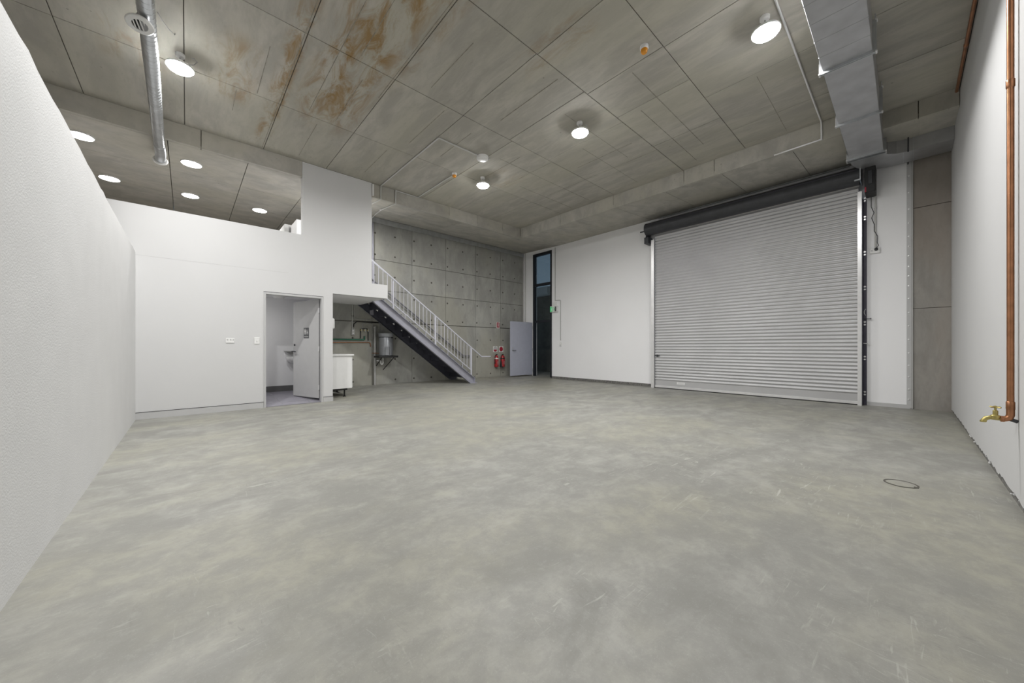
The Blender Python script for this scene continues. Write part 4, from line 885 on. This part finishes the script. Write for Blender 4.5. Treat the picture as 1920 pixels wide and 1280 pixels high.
bm = B(); lathe(bm, [(.017, -.02), (.025, -.018), (.025, .018), (.017, .02)], (3.86, yy + .025, .760), (-1, .6, 0), 14); mk('nut', bm, M['wplast'], t, smooth=True)

# ------------------------------------------------------------------ fire equipment on the concrete wall
def ext(x, label, horn):
    z = .43; y = W - .085
    t = thing('fire_extinguisher', label, 'extinguisher', (x, W, .43), 'fire extinguishers on the concrete wall')
    r = .078 if horn else .072; h = .40
    bm = B(); lathe(bm, [(0, 0), (r - .012, 0), (r, .014), (r, h - .06), (r * .8, h - .02), (.03, h + .005), (.026, h + .02), (0, h + .02)], (x, y, z), seg=22); mk('cylinder', bm, M['red'], t, smooth=True)
    bm = B(); box(bm, x - .018, x + .018, y - .02, y + .02, z + h + .01, z + h + .04); box(bm, x - .02, x + .06, y - .008, y + .008, z + h + .035, z + h + .05); mk('valve', bm, M['black'], t)
    bm = B(); lathe(bm, [(r, 0), (r + .002, 0), (r + .002, .035), (r, .035)], (x, y, z + h - .115), seg=22); mk('band', bm, M['wplast'] if not horn else M['black'], t)
    bm = B(); q = [(x - .02, y, z + h + .03), (x - .06, y - .02, z + h + .02), (x - r - .02, y - .03, z + h - .1), (x - r - .02, y - .03, z + .16)]
    tube(bm, q, .010, 8); mk('hose', bm, M['black'], t, smooth=True, ang=60)
    bm = B(); cyl(bm, (x - r - .02, y - .03, z + .20 if horn else z + .17), (x - r - .02, y - .03, z - .01 if horn else z + .12), .018, 12, r2=.045 if horn else .014); mk('horn' if horn else 'nozzle', bm, M['black'], t, smooth=True)
    mk('label_panel', bx(x - .03, x + .035, y - r - .004, y - r * .8, z + .08, z + .24), M['redsign'] if horn else M['red'], t)
    bm = B()
    for k in range(5): box(bm, x - .02, x + .025, y - r - .006, y - r - .003, z + .10 + k * .026, z + .106 + k * .026)
    mk('label_lines', bm, M['wplast'], t)
    mk('bracket', bx(x - .02, x + .02, y + r * .9, W, z + .12, z + .30), M['charcoal'], t)
ext(8.085, 'red extinguisher with white band, left of the pair on the concrete wall', False)
ext(8.375, 'red extinguisher with black horn, right of the pair near the blue door', True)
def signplate(x0, x1, z0_, z1_, label, mat):
    t = thing('fire_sign', label, 'sign', ((x0 + x1) / 2, W, (z0_ + z1_) / 2)); mk('plate', bx(x0, x1, W - .006, W - .0005, z0_, z1_, bev=.001), M[mat], t); return t
t = signplate(8.155, 8.300, 1.80, 2.02, 'small red sign with white bar high above the extinguishers', 'wplast')
mk('red_panel', bx(8.168, 8.287, W - .008, W - .005, 1.84, 2.01), M['redsign'], t)
mk('white_bar', bx(8.21, 8.245, W - .010, W - .007, 1.865, 1.99), M['wplast'], t)
mk('text_strip', bx(8.175, 8.28, W - .009, W - .005, 1.812, 1.826), M['redsign'], t)
t = signplate(8.00, 8.20, .955, 1.165, 'white sign with red lower half above the left extinguisher', 'wplast')
bm = B(); prism(bm, [(8.02, 1.045), (8.18, 1.045), (8.165, 1.0), (8.13, .972), (8.07, .972), (8.035, 1.0)], 'Y', W - .009, W - .005); mk('red_panel', bm, M['redsign'], t)
bm = B(); tube(bm, [(8.05, W - .007, 1.10), (8.075, W - .007, 1.13), (8.10, W - .007, 1.14), (8.125, W - .007, 1.13), (8.15, W - .007, 1.10)], .007, 6); mk('black_arc', bm, M['black'], t)
mk('text_strip', bx(8.03, 8.17, W - .009, W - .005, 1.062, 1.075), M['dgrey'], t)
t = signplate(8.275, 8.475, .955, 1.165, 'white sign with a red disc above the right extinguisher', 'wplast')
bm = B(); lathe(bm, [(0, 0), (.082, 0), (.082, .003), (0, .003)], (8.375, W - .005, 1.06), (0, -1, 0), 24); mk('red_disc', bm, M['redsign'], t)

# ------------------------------------------------------------------ floor cleanout ring, mezzanine fittings
t = thing('floor_cover', 'round concrete filled cover set in the floor near the right wall', 'cover', (4.285, 0.025, fz(4.285, 0)))
z = fz(4.285, 0)
bm = B(); lathe(bm, [(.088, .0006), (.100, .0006), (.100, .0022), (.088, .0022), (.088, .0006)], (4.285, .025, z), seg=40); mk('ring', bm, M['joint'], t)
bm = B(); lathe(bm, [(0, .0005), (.078, .0005), (.082, .0018), (0, .0022)], (4.285, .025, z), seg=40); mk('infill', bm, M['floor'], t)
bm = B(); box(bm, 4.235, 4.265, -.070, -.045, z + .0008, z + .003); mk('lifting_slot', bm, M['joint'], t)
t = thing('switch_cabinet', 'white electrical cabinet with small printed notice beyond the balustrade', 'cabinet', (1.81, 10.2, 2.5))
mk('case', bx(1.717, 1.905, 9.9, 10.5, 2.50, 4.05, bev=.004), M['wplast'], t)
mk('notice', bx(1.80, 1.855, 9.894, 9.9005, 3.81, 4.01), M['skirt'], t)
bm = B()
for k in range(5): box(bm, 1.81, 1.846 - .006 * (k % 2), 9.892, 9.8945, 3.835 + k * .032, 3.85 + k * .032)
mk('notice_lines', bm, M['dgrey'], t)
S(mk('wall_store', bx(1.83, 3.05, 9.2, 9.8, 2.50, 4.00), M['white']), 'low white bulkhead beyond the balustrade beside the tall wall', 'wall')
